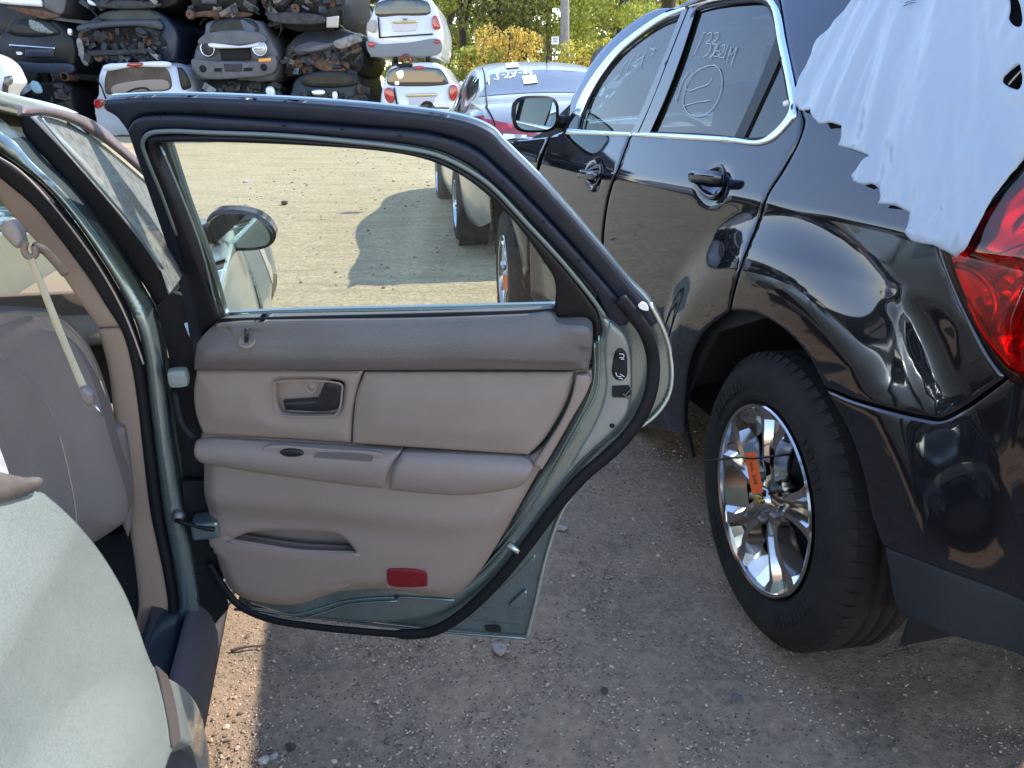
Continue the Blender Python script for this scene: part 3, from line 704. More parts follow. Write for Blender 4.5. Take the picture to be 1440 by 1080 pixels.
# side mirror
def quadmap(c, X, Y, pts): return [c + X * a + Y * b for a, b in pts]
mc = eqp(3.22, .935, 1.235)
mir = gsurf('side_mirror', lambda u, v: mc + (ER * (.100 * abs(math.cos(2 * PI * v)) ** .6 * math.copysign(1, math.cos(2 * PI * v))) + Vector((0, 0, 1)) * (.072 * abs(math.sin(2 * PI * v)) ** .6 * math.copysign(1, math.sin(2 * PI * v)))) * math.sin(PI * (.06 + .44 * (1 - u)) ) ** .5 + EF * (.0 + .115 * u), 10, 28, M['eq_paint'], suv, closed_v=True)
def mface(k, o): return [mc + ER * (.100 * k * abs(math.cos(a)) ** .6 * math.copysign(1, math.cos(a))) + Vector((0, 0, .072 * k * abs(math.sin(a)) ** .6 * math.copysign(1, math.sin(a)))) - EF * o for a in np.linspace(0, 2 * PI, 40, endpoint=False)]
link('mirror_surround', mface(1.0, .0) + mface(.86, .008), [(i, (i + 1) % 40, 40 + (i + 1) % 40, 40 + i) for i in range(40)], M['black_trim'], mir)
fv = mface(.87, .006); link('mirror_glass', fv, [tuple(range(40))[::-1]], M['mirror'], mir, smooth=False)
V, F = tube_geo([mc + ER * .10 + EF * .06 + Vector((0, 0, -.03)), mc + ER * .20 + EF * .07 + Vector((0, 0, -.035))], .035, 10, .8); link('mirror_arm', V, F, M['black_trim'], mir)
# wheels
def wheel(c, axis, R, W, rimR, parent, rot=0, spokes=5, rim=None, name='wheel', style='split', seg=56):
    """tyre and rim as two parts; axis points outwards"""
    ax = Vector(axis).normalized(); c = Vector(c)
    up = Vector((0, 0, 1)); up = (up - ax * up.dot(ax)).normalized(); sd = ax.cross(up)
    prof = [(rimR * .98, -.02), (rimR * 1.03, -.004), (rimR * 1.10, .004), (rimR * 1.14, .002), (rimR * 1.18, .008), (R * .86, .006), (R * .90, .003), (R * .915, -.002), (R * .95, -.010), (R * .98, -.025), (R * .995, -.045)]
    x = -.055
    while x > -W + .05:
        prof += [(R, x), (R, x - .022), (R * .975, x - .024), (R * .975, x - .030)]; x -= .032
    prof += [(R * .985, -W + .03), (R * .9, -W), (rimR, -W)]
    V, F = lathe_geo(prof, c, ax, seg)
    w = link(name, V, F, M['tyre'], parent) if parent else None
    w.name = name
    if style == 'split':
        tb = []; nb = 64
        for i in range(nb):
            a = 2 * PI * i / nb; d_ = up * math.cos(a) + sd * math.sin(a); tg = -up * math.sin(a) + sd * math.cos(a)
            for (r0, r1, z0, z1, k_) in ((R * .945, R * 1.004, -.008, -.060, .34),):
                P_ = [c + d_ * rr_ + tg * tt_ * R * 2 * PI / nb * k_ + ax * zz_ for rr_, zz_ in ((r0, z0), (min(r1, R * .998), z0 - .018 if r1 > R else z0), (min(r1, R * .998), z1)) for tt_ in (-1, 1)]
                tb.append((P_, [(0, 1, 3, 2), (2, 3, 5, 4), (0, 2, 4), (1, 5, 3)]))
        for a0_, n_ in ((.55, 9), (2.2, 7), (3.7, 9), (5.3, 6)):
            for i in range(n_):
                a = a0_ + i * .075; d_ = up * math.cos(a) + sd * math.sin(a); tg = -up * math.sin(a) + sd * math.cos(a); wv = .007 if i % 3 else .004
                P_ = [c + d_ * (R * rr_) + tg * t_ * wv + ax * .0095 for rr_ in (.76, .83) for t_ in (-1, 1)]; P_ += [p - ax * .006 for p in P_]
                tb.append((P_, [(0, 1, 3, 2), (0, 4, 5, 1), (2, 3, 7, 6), (0, 2, 6, 4), (1, 5, 7, 3)]))
        V, F = join(tb); tr_ = link('tread_blocks', V, F, M['tyre'], w, smooth=False); tr_['kind'] = 'stuff'
    parts = [lathe_geo([(rimR * .985, -.03), (rimR * 1.0, .0), (rimR * .985, .004), (rimR * .955, .001), (rimR * .945, -.012), (rimR * .90, -.10), (rimR * .88, -.16)], c, ax, seg)]
    def pt(r, a, z): return c + (up * math.cos(a) + sd * math.sin(a)) * r + ax * z
    # spokes
    for k in range(spokes):
        a0 = rot + 2 * PI * k / spokes
        if style == 'split':
            rr = [.033, .055, .078, .095, .115, .135, .155, .175, .198, rimR * .965]
            def ip(r, X_, Y_): return float(np.interp(r, X_, Y_))
            for sg in (-1, 1):
                V2 = []
                for r in rr:
                    w_ = math.radians(ip(r, [.05, .08, .12, .17, .23], [32, 21, 13, 14, 20])); hs_ = math.radians(36)
                    zc = ip(r, [.03, .06, .10, .16, .20, .23], [-.010, -.020, -.008, -.006, -.010, -.001])
                    gd_ = ip(r, [.03, .06, .12, .20, .23], [0, .008, .022, .024, .004]); pk = ip(r, [.05, .08, .095, .155, .18, .23], [-.024, -.050, -.060, -.060, -.050, -.006])
                    g_ = w_ * ip(r, [.05, .12, .23], [.12, .26, .42])
                    aa = [0, g_, g_ + (w_ - g_) * .35, w_, min(hs_, w_ + math.radians(4)), hs_]
                    zz = [zc - gd_, zc - gd_ * .8, zc, zc - .003, max(pk, zc - .05) if pk > -.059 else pk, pk]
                    if pk <= -.059: zz[4] = -.055
                    for a, z in zip(aa, zz): V2.append(pt(r, a0 + sg * a, z))
                F2 = [(i * 6 + j, i * 6 + j + 1, (i + 1) * 6 + j + 1, (i + 1) * 6 + j) for i in range(len(rr) - 1) for j in range(5) if not (j == 4 and 2 <= i < 7)]
                parts.append((V2, F2))
        else:
            V2 = []; rr = [.04, .10, rimR * .94]
            for r in rr:
                for da, z in ((-.16, -.05), (-.08, -.015), (.08, -.015), (.16, -.05)): V2.append(pt(r, a0 + da * (.10 / r if r > .1 else 1.2) ** .5, z - .01))
            parts.append((V2, [(i * 4 + j, i * 4 + j + 1, (i + 1) * 4 + j + 1, (i + 1) * 4 + j) for i in range(2) for j in range(3)]))
    parts.append(lathe_geo([(0, .004), (.026, .002), (.031, -.004), (.034, -.012)], c, ax, 32))
    parts.append(lathe_geo([(.034, -.012), (.055, -.018), (.075, -.030), (.080, -.06)], c, ax, 40))
    V, F = join(parts); rm = link('rim', V, F, rim or M['rim_chrome'], w); rm.data.set_sharp_from_angle(angle=math.radians(24))
    # brake and dark space behind the spokes
    V, F = join([lathe_geo([(0, -.085), (.14, -.085), (.145, -.10)], c, ax, 32), lathe_geo([(0, -.13), (rimR * .9, -.13)], c, ax, 32)]); link('brake_disc', V, F, M['engine'], w)
    for k in range(5):
        a = rot + 2 * PI * (k + .5) / 5; link('wheel_nut', *lathe_geo([(0, .006), (.008, .005), (.011, -.002), (.011, -.03)], pt(.056, a, -.008), ax, 10), M['steel'], w)
    return w
OUT = -ER
rw = wheel(eqp(HUB[0], 1.0, HUB[1]), (OUT + EF * .09).normalized(), .360, .215, .236, suv, rot=math.radians(2))
fw = wheel(eqp(FHUB[0], 1.0, FHUB[1]), (OUT + EF * .13).normalized(), .372, .24, .232, suv, rot=.5)
wheel(eqp(HUB[0], 2.82, HUB[1]), ER, .37, .24, .23, suv); wheel(eqp(FHUB[0], 2.82, FHUB[1]), ER, .37, .24, .23, suv)
# bow-tie emblem on the hub cap
AXW = (OUT + EF * .09).normalized(); hb = eqp(HUB[0], 1.0, HUB[1]) + AXW * .0085; Z = Vector((0, 0, 1)); X = Z.cross(AXW).normalized() * -1
sgn = -1
bt = [(-.019, -.004), (-.016, .004), (-.006, .004), (-.005, .0085), (.007, .0085), (.006, .004), (.019, .004), (.016, -.004), (.006, -.004), (.005, -.0085), (-.007, -.0085), (-.006, -.004)]
V = [hb - X * a + Z * b for a, b in bt]; V += [v - OUT * .004 for v in V]
link('hub_emblem', V, [tuple(range(12)), tuple(range(12, 24))[::-1]] + [(i, (i + 1) % 12, 12 + (i + 1) % 12, 12 + i) for i in range(12)], M['gold'], rw, smooth=False)
# tyre lettering
def tyre_text(s, a0, r, size):
    for i, ch in enumerate(s):
        if ch == ' ': continue
        a = a0 + i * size * .80 / r
        d = (Z * math.cos(a) - X * math.sin(a) * -1 * sgn * -1)
        d = Z * math.cos(a) + (-X) * math.sin(a); tg = -Z * math.sin(a) + (-X) * math.cos(a)
        text('tyre_lettering', ch, size, eqp(HUB[0], 1.0, HUB[1]) + d * r + OUT * .0068, tg, d, M['tyre'], rw, .0012)
# orange card tag tied to the wheel with a black tie
tg = thing('wheel_tag', 'orange card tag zip-tied across the rear wheel of the dark SUV', 'tag', tuple(eqp(HUB[0], .97, HUB[1] + .05)))
WP = Surf(EF, -ER, -1.0, lambda s, h: 0)
crd = sheet('card', [(1058, 636, 1), (1074, 634, 1), (1085, 691, 1), (1069, 694, 1)], WP, M['orange'], tg, off=.022, th=.0006, sp=.01)
for i, (a, b, c_, d_) in enumerate(((1070, 642, 1073, 655), (1066, 657, 1070, 673), (1077, 676, 1079, 686), (1069, 684, 1070, 690))):
    pass
ts, thh = WP.px(1071, 664)
p0 = WP.px(1066, 640); p1 = WP.px(1078, 690)
dirv = (WP.P0(*p1) - WP.P0(*p0)).normalized()
text('card_print', 'IHL 208', .017, WP.P0(ts, thh) + OUT * .0228, dirv, dirv.cross(OUT) * -1, M['ink'], tg, .0002)
tp = [WP.P0(*WP.px(x, y)) + OUT * o for x, y, o in ((1004, 647, .035), (1030, 644, .028), (1048, 642, .026), (1066, 643, .024), (1076, 643, .020), (1092, 641, .004), (1096, 641, -.03))]
V, F = tube_geo(wcr(tp, 5), .0024, 6); link('zip_tie', V, F, M['black_trim'], tg)
# second tag on the front wheel
tg2 = thing('wheel_tag', 'orange card tag on the dark SUV front wheel, seen through the door glass', 'tag', tuple(eqp(FHUB[0], .97, FHUB[1])))
sheet('card', [(712, 386, 1), (721, 385, 1), (722, 407, 1), (712, 408, 1)], WP, M['orange'], tg2, off=.02, th=.0006, sp=.03)
# marker writing on the windows
wr = [[(986, 45), (980, 60), (973, 76)], [(986, 45), (990, 44)],
      [(991, 47), (997, 44), (997, 52), (990, 59), (996, 61), (994, 72), (986, 79)], [(1001, 46), (1007, 44), (1006, 52), (999, 59), (1005, 62), (1002, 72), (994, 80)],
      [(999, 74), (995, 84)], [(1009, 58), (1002, 68), (1000, 76), (1006, 78), (1009, 71), (1003, 70)],
      [(1011, 64), (1016, 61), (1015, 68), (1008, 79), (1015, 79)], [(1021, 60), (1017, 72), (1014, 82)],
      [(1019, 86), (1025, 64), (1025, 76), (1033, 65), (1028, 80), (1024, 92)],
      [(1002, 90), (990, 92), (975, 100), (963, 118), (957, 138), (960, 152), (970, 161), (984, 162), (998, 152), (1008, 135), (1012, 112), (1008, 95), (1000, 90)],
      [(998, 108), (992, 117), (978, 122), (968, 126), (961, 122), (963, 112), (972, 101)], [(958, 148), (975, 143), (995, 140)], [(947, 133), (948, 141), (955, 116), (965, 100)]]
strokes('marker_writing', wr, EQ, .0011, M['chalk'], g2, off=-.007)
strokes('marker_writing', [[(881, 82), (873, 92), (868, 104), (862, 112)], [(890, 76), (882, 88), (878, 100)], [(896, 74), (893, 84), (902, 78), (897, 92)], [(906, 70), (900, 84), (898, 96)], [(912, 66), (918, 70), (912, 78)]], EQ, .0010, M['chalk'], g1, off=-.007)
# ---------------------------------------------------------------- film over the rear side window
film = bpy.data.materials.new('pale_plastic_film'); film.use_nodes = True
n = film.node_tree.nodes; b = n["Principled BSDF"]; b.inputs["Base Color"].default_value = (.36, .41, .48, 1); b.inputs["Roughness"].default_value = .38; b.inputs["Coat Weight"].default_value = .5; b.inputs["Coat Roughness"].default_value = .18; b.inputs["Alpha"].default_value = .84
cs0, ch0 = EQ.px(1430, -330)
def film_rel(s, h, d):
    dx = s - cs0; dz = ch0 - h; a = math.atan2(dx, dz); r = math.hypot(dx, dz)
    q1 = noise.noise(Vector((a * 7, r * 2.2, 0))); q2 = noise.noise(Vector((a * 5, r * 1.3, 7)))
    w = .0030 * math.sin(a * (38 + 10 * q2) + 3.5 * q1) * (.35 + .65 * abs(q2) * 2) + .0030 * (abs(noise.noise(Vector((a * 60, r * 4, 4)))) ** .7)
    w += .008 * noise.noise(Vector((a * 10, r * 2.4, 2))) + .0035 * abs(noise.noise(Vector((a * 26 + h * 4, r * 9, 8))))
    w += .0018 * abs(noise.noise(Vector((s * 22, h * 30, 5)))) + .0010 * abs(noise.noise(Vector((s * 60, h * 50, 15))))
    if d < .045: w += .005 * noise.noise(Vector((s * 35, h * 35, 1))) * (1 - d / .045)
    return .016 + w
flm = sheet('plastic_film', [(1205, 3), (1197, 14), (1184, 30), (1168, 48), (1152, 66), (1146, 82), (1134, 108), (1123, 135), (1123, 148, 1), (1130, 157), (1148, 158, 1), (1153, 168), (1160, 178, 1), (1178, 177), (1193, 181, 1), (1190, 196), (1186, 207, 1), (1205, 213), (1232, 222, 1), (1216, 240), (1207, 252), (1210, 259, 1), (1222, 263), (1232, 261), (1246, 270, 1), (1247, 281), (1242, 290, 1), (1268, 293), (1291, 304, 1), (1287, 318), (1283, 329, 1), (1298, 340), (1326, 345), (1340, 352), (1358, 362, 1), (1374, 348), (1386, 322), (1410, 278), (1440, 235), (1480, 190), (1500, 150, 1), (1500, -110, 1), (1240, -110, 1), (1222, -40)],
            EQ, film, None, th=.0008, sp=.0075, er=.004, ed=.003, relief=film_rel, nseg=4,
            holes=[[(1432, 4), (1446, 10), (1448, 45), (1438, 44), (1431, 34), (1434, 22)], [(1419, 119), (1430, 106), (1446, 98), (1446, 131), (1432, 129)]])
tag(flm, 'pale blue-white plastic film with a ragged hem over the dark SUV rear window', 'plastic sheet')
def flines(lst, r, m):
    return strokes('film_print', lst, EQ, r, m, flm, off=.022)
flines([[(1284, 12), (1294, 9), (1305, 6)], [(1282, 16), (1290, 13), (1299, 11)]], .0006, M['navy_car'])
flines([[(1290, 2), (1294, -6)], [(1299, 2), (1303, 0), (1304, -6), (1299, -5), (1299, 2)]], .0018, M['navy_car'])
# flap of film torn upward, with crumpled tape at the hem
tape = sheet('tape_flap', [(1292, 304, 1), (1308, 296), (1330, 292, 1), (1345, 310), (1318, 318), (1290, 325, 1)], EQ, film, flm, off=.020, th=.0006, sp=.006, relief=lambda s, h, d: .004 * noise.noise(Vector((s * 60, h * 60, 2))))
# ---------------------------------------------------------------- green sedan with open rear door
TF = Vector((-.222, .975, 0)).normalized(); TR = Vector((TF.y, -TF.x, 0))
def tp_(s, r, h): p = TF * s + TR * r; p.z = h; return p
def lat_t(s, h):
    v = 0
    if h > .93: g = h - .93; v -= .25 * g + .55 * g * g
    if h < .93: g = (.93 - h); v += .06 * math.sin(min(1, g / .65) * PI) - .06 * sstep((g - .3) / .4)
    d = math.hypot(s - .52, h - .33)
    if d < .52: v += .03 * sstep((.52 - d) / .14)
    if s > 3.1: v -= .35 * (s - 3.1) ** 2
    return v
TS = Surf(TF, TR, -.30, lat_t)
sedan = thing('green_sedan', 'silver-green sedan with its rear passenger door wide open, tan cabin in view', 'car', tuple(tp_(1.4, -1.1, 0)))
def tpn(name, pts, m, off=0, th=.012, sp=.03, **k): return sheet(name, pts, k.pop('surf', TS), m, k.pop('parent', sedan), off, th, sp, **k)
# rear quarter : near lower-left corner of the photograph
def lat_q(s, h):
    v = 0
    if h > .86: g = h - .86; v -= .9 * g * g + .25 * g
    else: g = .86 - h; v += .05 * sstep(g / .35) - .05 * sstep((g - .35) / .3)
    d = math.hypot(s - .50, h - .33)
    v += .022 * sstep((.46 - d) / .10)
    return v
TQ = Surf(TF, TR, -.30, lat_q)
qa = [(238, 1100), (240, 1068), (250, 1046), (266, 1034), (280, 1040), (290, 1060), (296, 1100)]
q = tpn('quarter_panel', [(-260, 690, 1), (-60, 705), (0, 697), (44, 688), (62, 690, 1), (88, 712), (120, 745), (150, 785), (180, 838), (196, 880), (208, 915), (217, 935), (232, 948), (255, 962), (272, 980), (284, 1003), (290, 1030), (295, 1060), (298, 1130, 1), (284, 1130, 1), (280, 1075), (270, 1048), (258, 1042), (243, 1060), (232, 1090), (215, 1140, 1), (100, 1500, 1), (-260, 1500, 1)], M['tau_paint'], surf=TQ, sp=.014, er=.006, ed=.004, th=.02)
tpn('shut_line_strip', [(217, 937, 1), (232, 950, 1), (240, 975), (247, 1010), (251, 1040, 1), (240, 1052, 1), (236, 1020), (228, 980)], mat('taupe_edge_strip', (.07, .055, .05), .6), surf=TQ, off=.0030, th=.002, sp=.012, parent=q)
gsurf('wheel_liner', lambda u, v: tp_(.50 + .40 * math.cos(math.radians(200 * u - 10)), -.33 - .45 * v, .33 + .38 * math.sin(math.radians(200 * u - 10))), 20, 3, M['dark'], sedan, th=.01)
V, F = lathe_geo([(0, 0), (.2, 0), (.29, -.01), (.32, -.04), (.32, -.19), (.2, -.21)], tp_(.50, -.42, .31), TR, 40); link('rear_wheel', V, F, M['tyre'], sedan)
# belt moulding and window base at the left edge
tpn('belt_moulding', [(-80, 660, 1), (-20, 668), (0, 672), (26, 676), (40, 675), (47, 683), (44, 692), (20, 701), (0, 706), (-80, 716, 1)], mat('aged_bright_moulding', (.17, .14, .12), .5, .3, var=.4, vscale=30), surf=TQ, off=.014, th=.02, sp=.01, er=.008, ed=.007)
tpn('rear_pillar_glass', [(-60, 560, 1), (-10, 590), (6, 630), (22, 675, 1), (0, 690), (-60, 690, 1)], mat('weathered_pillar_panel', (.38, .37, .34), .55, var=.45, vscale=40), surf=TQ, off=-.004, th=.012, sp=.02)
# cross-section plane of the B pillar, facing rearward
PS = 1.40
BP = Surf(TR, -TF, -PS, None)           # s runs to the right, N towards the camera
def bp(name, pts, m, off=0, th=.01, sp=.012, **k): return sheet(name, pts, k.pop('surf', BP), m, k.pop('parent', sedan), off, th, sp, **k)
bp('pillar_trim', [(-130, 120, 1), (-60, 175), (-20, 232), (0, 275), (30, 313), (70, 357), (105, 408), (130, 445), (140, 459, 1), (172, 457, 1), (164, 440), (135, 400), (95, 340), (55, 290), (20, 255), (0, 240), (-40, 190), (-110, 100, 1)], M['pillar_tan'], off=.012, th=.03, sp=.01, er=.008, ed=.004)
bp('lower_pillar_trim', [(139, 461, 1), (174, 458, 1), (186, 480), (196, 520), (203, 560), (212, 640), (222, 720), (236, 800), (242, 850), (238, 880), (222, 905), (215, 935, 1), (190, 900), (196, 850), (192, 800), (182, 730), (172, 660), (165, 610), (160, 570), (155, 525), (147, 490)], M['pillar_tan'], off=.012, th=.03, sp=.012, er=.01, ed=.006)
# body-side opening seal and painted jamb strip
bp('opening_seal', [(-110, 96, 1), (-40, 178), (0, 216), (25, 234), (60, 262), (100, 308), (140, 365), (170, 415), (190, 460), (200, 500), (208, 560), (218, 640), (228, 720), (243, 800), (249, 850), (245, 888), (228, 912), (222, 935, 1), (212, 935, 1), (218, 905), (234, 880), (238, 850), (231, 800), (214, 720), (204, 640), (195, 560), (186, 505), (173, 462), (150, 425), (130, 392), (90, 338), (50, 288), (0, 245), (-50, 190), (-125, 100, 1)], M['rubber'], off=.018, th=.02, sp=.010, er=.008, ed=.006)
stube('seal_piping', [(0, 216), (30, 234), (62, 264), (102, 312), (142, 368), (172, 420), (192, 466), (206, 506)], BP, .0016, mat('pale_piping', (.42, .33, .30), .5), sedan, off=.024)
def jrel(s, h, d): return .010 * math.sin(min(1, d / .02) * PI / 2)
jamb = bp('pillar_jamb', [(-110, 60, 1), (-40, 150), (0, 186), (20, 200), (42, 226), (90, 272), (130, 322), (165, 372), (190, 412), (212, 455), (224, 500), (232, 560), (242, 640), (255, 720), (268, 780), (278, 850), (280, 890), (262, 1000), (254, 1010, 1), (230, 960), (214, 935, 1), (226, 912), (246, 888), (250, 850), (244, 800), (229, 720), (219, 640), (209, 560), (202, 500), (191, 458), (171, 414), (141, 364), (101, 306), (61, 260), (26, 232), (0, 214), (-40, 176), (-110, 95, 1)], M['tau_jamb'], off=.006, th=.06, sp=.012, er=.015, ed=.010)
jamb2 = bp('pillar_outer_flange', [(0, 184, 1), (30, 206), (95, 268), (140, 320), (180, 375), (205, 425), (222, 470), (230, 530), (238, 600), (250, 680), (262, 760), (276, 850), (290, 900), (300, 860), (318, 835), (300, 760), (285, 690), (276, 640), (268, 560), (262, 500), (250, 440), (235, 400), (215, 365), (170, 330), (120, 285), (70, 240), (36, 206), (0, 178)], M['tau_jamb'], off=-.02, th=.05, sp=.02) if False else None
# dark hinge recess between jamb and door
bp('hinge_recess', [(212, 440, 1), (232, 520), (242, 600), (252, 690), (262, 760), (276, 850), (283, 905, 1), (300, 870), (322, 835), (310, 780), (300, 700), (300, 560), (292, 470), (262, 430), (236, 420, 1)], M['rubber'], off=-.045, th=.02, sp=.03)
bx_, by_ = BP.px(246, 532)
box('upper_hinge', BP.P0(*BP.px(254, 525)) + TF * -.02, (.034, .03, .034), mat('hinge_paint', (.20, .23, .21), .5), sedan, rz=math.atan2(-TF.x, TF.y), bevel=.010)
box('lower_hinge', BP.P0(*BP.px(292, 735)) + TF * -.01, (.05, .05, .035), M['tau_jamb'], sedan, rz=math.atan2(-TF.x, TF.y), bevel=.006)
tube('check_strap', [BP.P0(*BP.px(250, 724)) - TF * .02, BP.P0(*BP.px(275, 728)) - TF * .03, BP.P0(*BP.px(305, 730)) - TF * .04], .0045, M['black_trim'], sedan, n=3)
V, F = lathe_geo([(0, .012), (.010, .010), (.012, 0)], BP.P0(*BP.px(252, 722)) - TF * .008, -TF, 16); link('strap_bolt', V, F, M['steel'], sedan)
tube('wiring_boot', [BP.P0(*BP.px(244, 552)) + TF * .01, BP.P0(*BP.px(256, 590)) - TF * .01, BP.P0(*BP.px(275, 610)) - TF * .02], .008, M['rubber'], sedan)
# rocker : sill with its shade put into the paint colour, and pale scuffed cover
def rk(pts): return pts
RS = Surf(TF, TR, -.30, None)
sl1 = gsurf('rocker_sill', lambda u, v: tp_(.85 + 1.15 * u, -.41 + .085 * math.sin(v * PI / 2) , .36 - .15 * v ** 1.5 ), 20, 8, mat('shaded_sill_paint', (.02, .03, .04), .3, coat=.3), sedan, th=.01)
gsurf('sill_cover', lambda u, v: tp_(.92 + 2.2 * u, -.350 + .040 * math.sin(min(1, v * 1.4) * PI / 2), .335 - .12 * v ** 1.6), 24, 8, mat('scuffed_grey_sill_cover', (.09, .08, .085), .6, var=.2, vscale=12), sedan, th=.012)
box('floor_pan', tp_(1.4, -1.15, .22), (1.66, 3.9, .10), M['dark'], sedan, rz=math.atan2(-TF.x, TF.y), bevel=.02)
rzT = math.atan2(-TF.x, TF.y)
# roof, far side, glass, dashboard
gsurf('roof', lambda u, v: tp_(.10 + 1.62 * u, -.49 - 1.22 * v, 1.315 + .085 * math.sin(PI * v) ** .8 - .10 * max(0, u - .55) ** 2 * 3 - .05 * max(0, .3 - u)), 16, 14, M['tau_paint'], sedan, th=.025)
gsurf('headliner', lambda u, v: tp_(.10 + 1.55 * u, -.52 - 1.16 * v, 1.285 + .075 * math.sin(PI * v) ** .8 - .10 * max(0, u - .55) ** 2 * 3), 8, 8, M['trim_tan'], sedan, th=.01)
TL = Surf(TF, -TR, 1.92, lat_t)
tpn('far_side_panel', [(-.9, .25), (-.9, .85), (-.3, .93), (.2, 1.22), (.6, 1.31), (1.5, 1.30), (2.0, 1.15), (2.55, .93), (3.6, .82), (3.7, .3), (3.35, .25), (3.2, .6), (2.95, .68), (2.7, .6), (2.55, .22), (.85, .2), (.7, .6), (.45, .68), (.2, .6), (.05, .25)], M['tau_paint'], surf=TL, px=False, smooth_curve=False, sp=.08, th=.03,
    holes=[[(.5, .95), (1.3, .95), (1.27, 1.26), (.75, 1.26)], [(1.4, .95), (2.4, .94), (1.95, 1.12), (1.5, 1.26), (1.4, 1.27)]])
gsurf('windshield', lambda u, v: tp_(1.74 + .80 * u + .08 * math.sin(PI * v), -.50 + .10 * u - v * (1.22 + .2 * u), 1.27 - .36 * u + .05 * math.sin(PI * v)), 8, 10, M['g_wind'], sedan, th=.004)
gsurf('dashboard', lambda u, v: tp_(2.10 + .42 * math.cos(PI * (.05 + .75 * u)), -.43 - 1.36 * v, .815 + .17 * math.sin(PI * (.05 + .75 * u)) - .12 * u * u), 14, 10, mat('tan_dashboard', (.36, .28, .19), .6, var=.1, bump=.3, bscale=400), sedan, th=.02)
gsurf('dash_lower', lambda u, v: tp_(1.82 + .05 * u, -.42 - 1.36 * v, .90 - .52 * u), 6, 8, mat('brown_lower_dash', (.16, .115, .075), .6), sedan, th=.02)
gsurf('hood', lambda u, v: tp_(2.50 + 1.20 * u, -.36 - 1.5 * v, .90 + .05 * math.sin(PI * v) - .16 * u ** 1.8), 10, 10, M['tau_paint'], sedan, th=.02)
# air vent on the dash end
vc = BP.P0(*BP.px(124, 432)) + TF * .44
V, F = join([lathe_geo([(.036, 0), (.036, .008), (.030, .010), (.026, .004)], vc, -TF, 28), lathe_geo([(0, .004), (.012, .006), (.016, .002)], vc, -TF, 20)] + [box_geo(vc - TF * .003 + Vector((0, 0, z)), (.05, .004, .003), rzT) for z in (-.016, -.008, 0, .008, .016)])
link('air_vent', V, F, M['handle_dark'], sedan)
# front fender and front door seen beyond, through the glass
fen = tpn('front_fender', [(1.98 + .5, .9), (2.55, .93), (2.75, .92), (3.05, .89), (3.4, .83), (3.62, .75), (3.66, .6), (3.66, .35), (3.38, .3), (3.33, .50), (3.2, .63), (3.0, .68), (2.80, .63), (2.67, .50), (2.62, .22), (2.50, .22)], M['tau_paint'], px=False, smooth_curve=False, sp=.04, er=.01, ed=.006, th=.02)
tpn('peeled_clearcoat', [(2.72, .88), (2.85, .89), (2.95, .84), (2.92, .76), (2.98, .70), (2.9, .66), (2.84, .74), (2.80, .81)], mat('bare_primer_patch', (.42, .38, .30), .8, var=.25, vscale=40), off=.002, th=.002, px=False, sp=.03, parent=fen)
V, F = lathe_geo([(0, 0), (.2, 0), (.29, -.01), (.32, -.04), (.32, -.19), (.2, -.21)], tp_(3.0, -.40, .31), TR, 40); link('front_wheel', V, F, M['tyre'], sedan)
gsurf('front_bumper', lambda u, v: tp_(3.60 + .20 * math.sin(PI * v) ** .6, -.42 - 1.38 * v, .25 + .50 * u), 6, 14, M['tau_paint'], sedan, th=.02)
# front door ajar : its own surface, swung out a little at the rear edge
HGE = tp_(2.48, -.30, 0); ang = math.radians(4.2)
DF = Vector((TF.x * math.cos(ang) - TF.y * math.sin(ang), TF.x * math.sin(ang) + TF.y * math.cos(ang), 0)); DR = Vector((DF.y, -DF.x, 0))
s_h = HGE.dot(DF)
def lat_fd(s, h):
    v = 0
    if h > .93: g = h - .93; v -= .25 * g + .45 * g * g
    else: g = .93 - h; v += .05 * math.sin(min(1, g / .65) * PI) - .06 * sstep((g - .3) / .4)
    return v
FD = Surf(DF, DR, HGE.dot(DR), lat_fd)
a0 = s_h - 1.04
fdoor = sheet('front_door', [(a0, .30), (a0 - .01, .60), (a0, .93), (a0 + .15, .93), (s_h, .92), (s_h, .3)], FD, M['tau_paint'], sedan, px=False, smooth_curve=False, sp=.04, th=.05, er=.01, ed=.008)
FB = Surf(TR, -TF, -1.47, None)
fp = sheet('door_window_frame', [(30, 153, 1), (30, 172), (36, 190), (50, 208), (68, 226), (100, 266), (140, 316), (180, 368), (208, 408), (232, 450, 1), (246, 452, 1), (240, 410), (226, 372), (200, 330), (160, 282), (110, 222), (52, 163, 1), (44, 158, 1)], FB, M['rubber'], fdoor, off=.01, th=.03, sp=.01, er=.008, ed=.006)
sheet('bright_strip', [(46, 164, 1), (56, 163, 1), (110, 215), (160, 273), (200, 322), (230, 372, 1), (226, 378, 1), (200, 334), (158, 284), (106, 226)], FB, mat('dull_bright_strip', (.62, .58, .58), .35, .2), fdoor, off=.016, th=.01, sp=.008, er=.004, ed=.003)
gd = sheet('window_glass', [(62, 157, 1), (85, 160), (110, 170), (140, 187), (166, 208), (220, 256), (264, 298), (281, 324, 1), (268, 380), (248, 410, 1), (238, 378, 1), (205, 330), (150, 262), (100, 204)], FD, M['g_dusty'], fdoor, off=-.012, th=0, sp=.04)
stube('glass_edge', [(62, 157), (100, 203), (150, 261), (205, 328), (236, 375)], FD, .002, M['tau_jamb'], fdoor, off=-.008)
sheet('door_top_trim', [(29, 149, 1), (40, 150), (62, 151), (90, 156), (120, 166), (145, 181), (168, 203), (222, 249), (268, 292), (284, 324, 1), (281, 330, 1), (264, 301), (218, 257), (165, 210), (138, 190), (110, 173), (82, 163), (60, 159), (42, 160), (31, 160, 1)], FD, mat('brown_weathered_drip_trim', (.15, .11, .10), .6, var=.3, vscale=30), fdoor, off=.004, th=.006, sp=.010, er=.004, ed=.003)
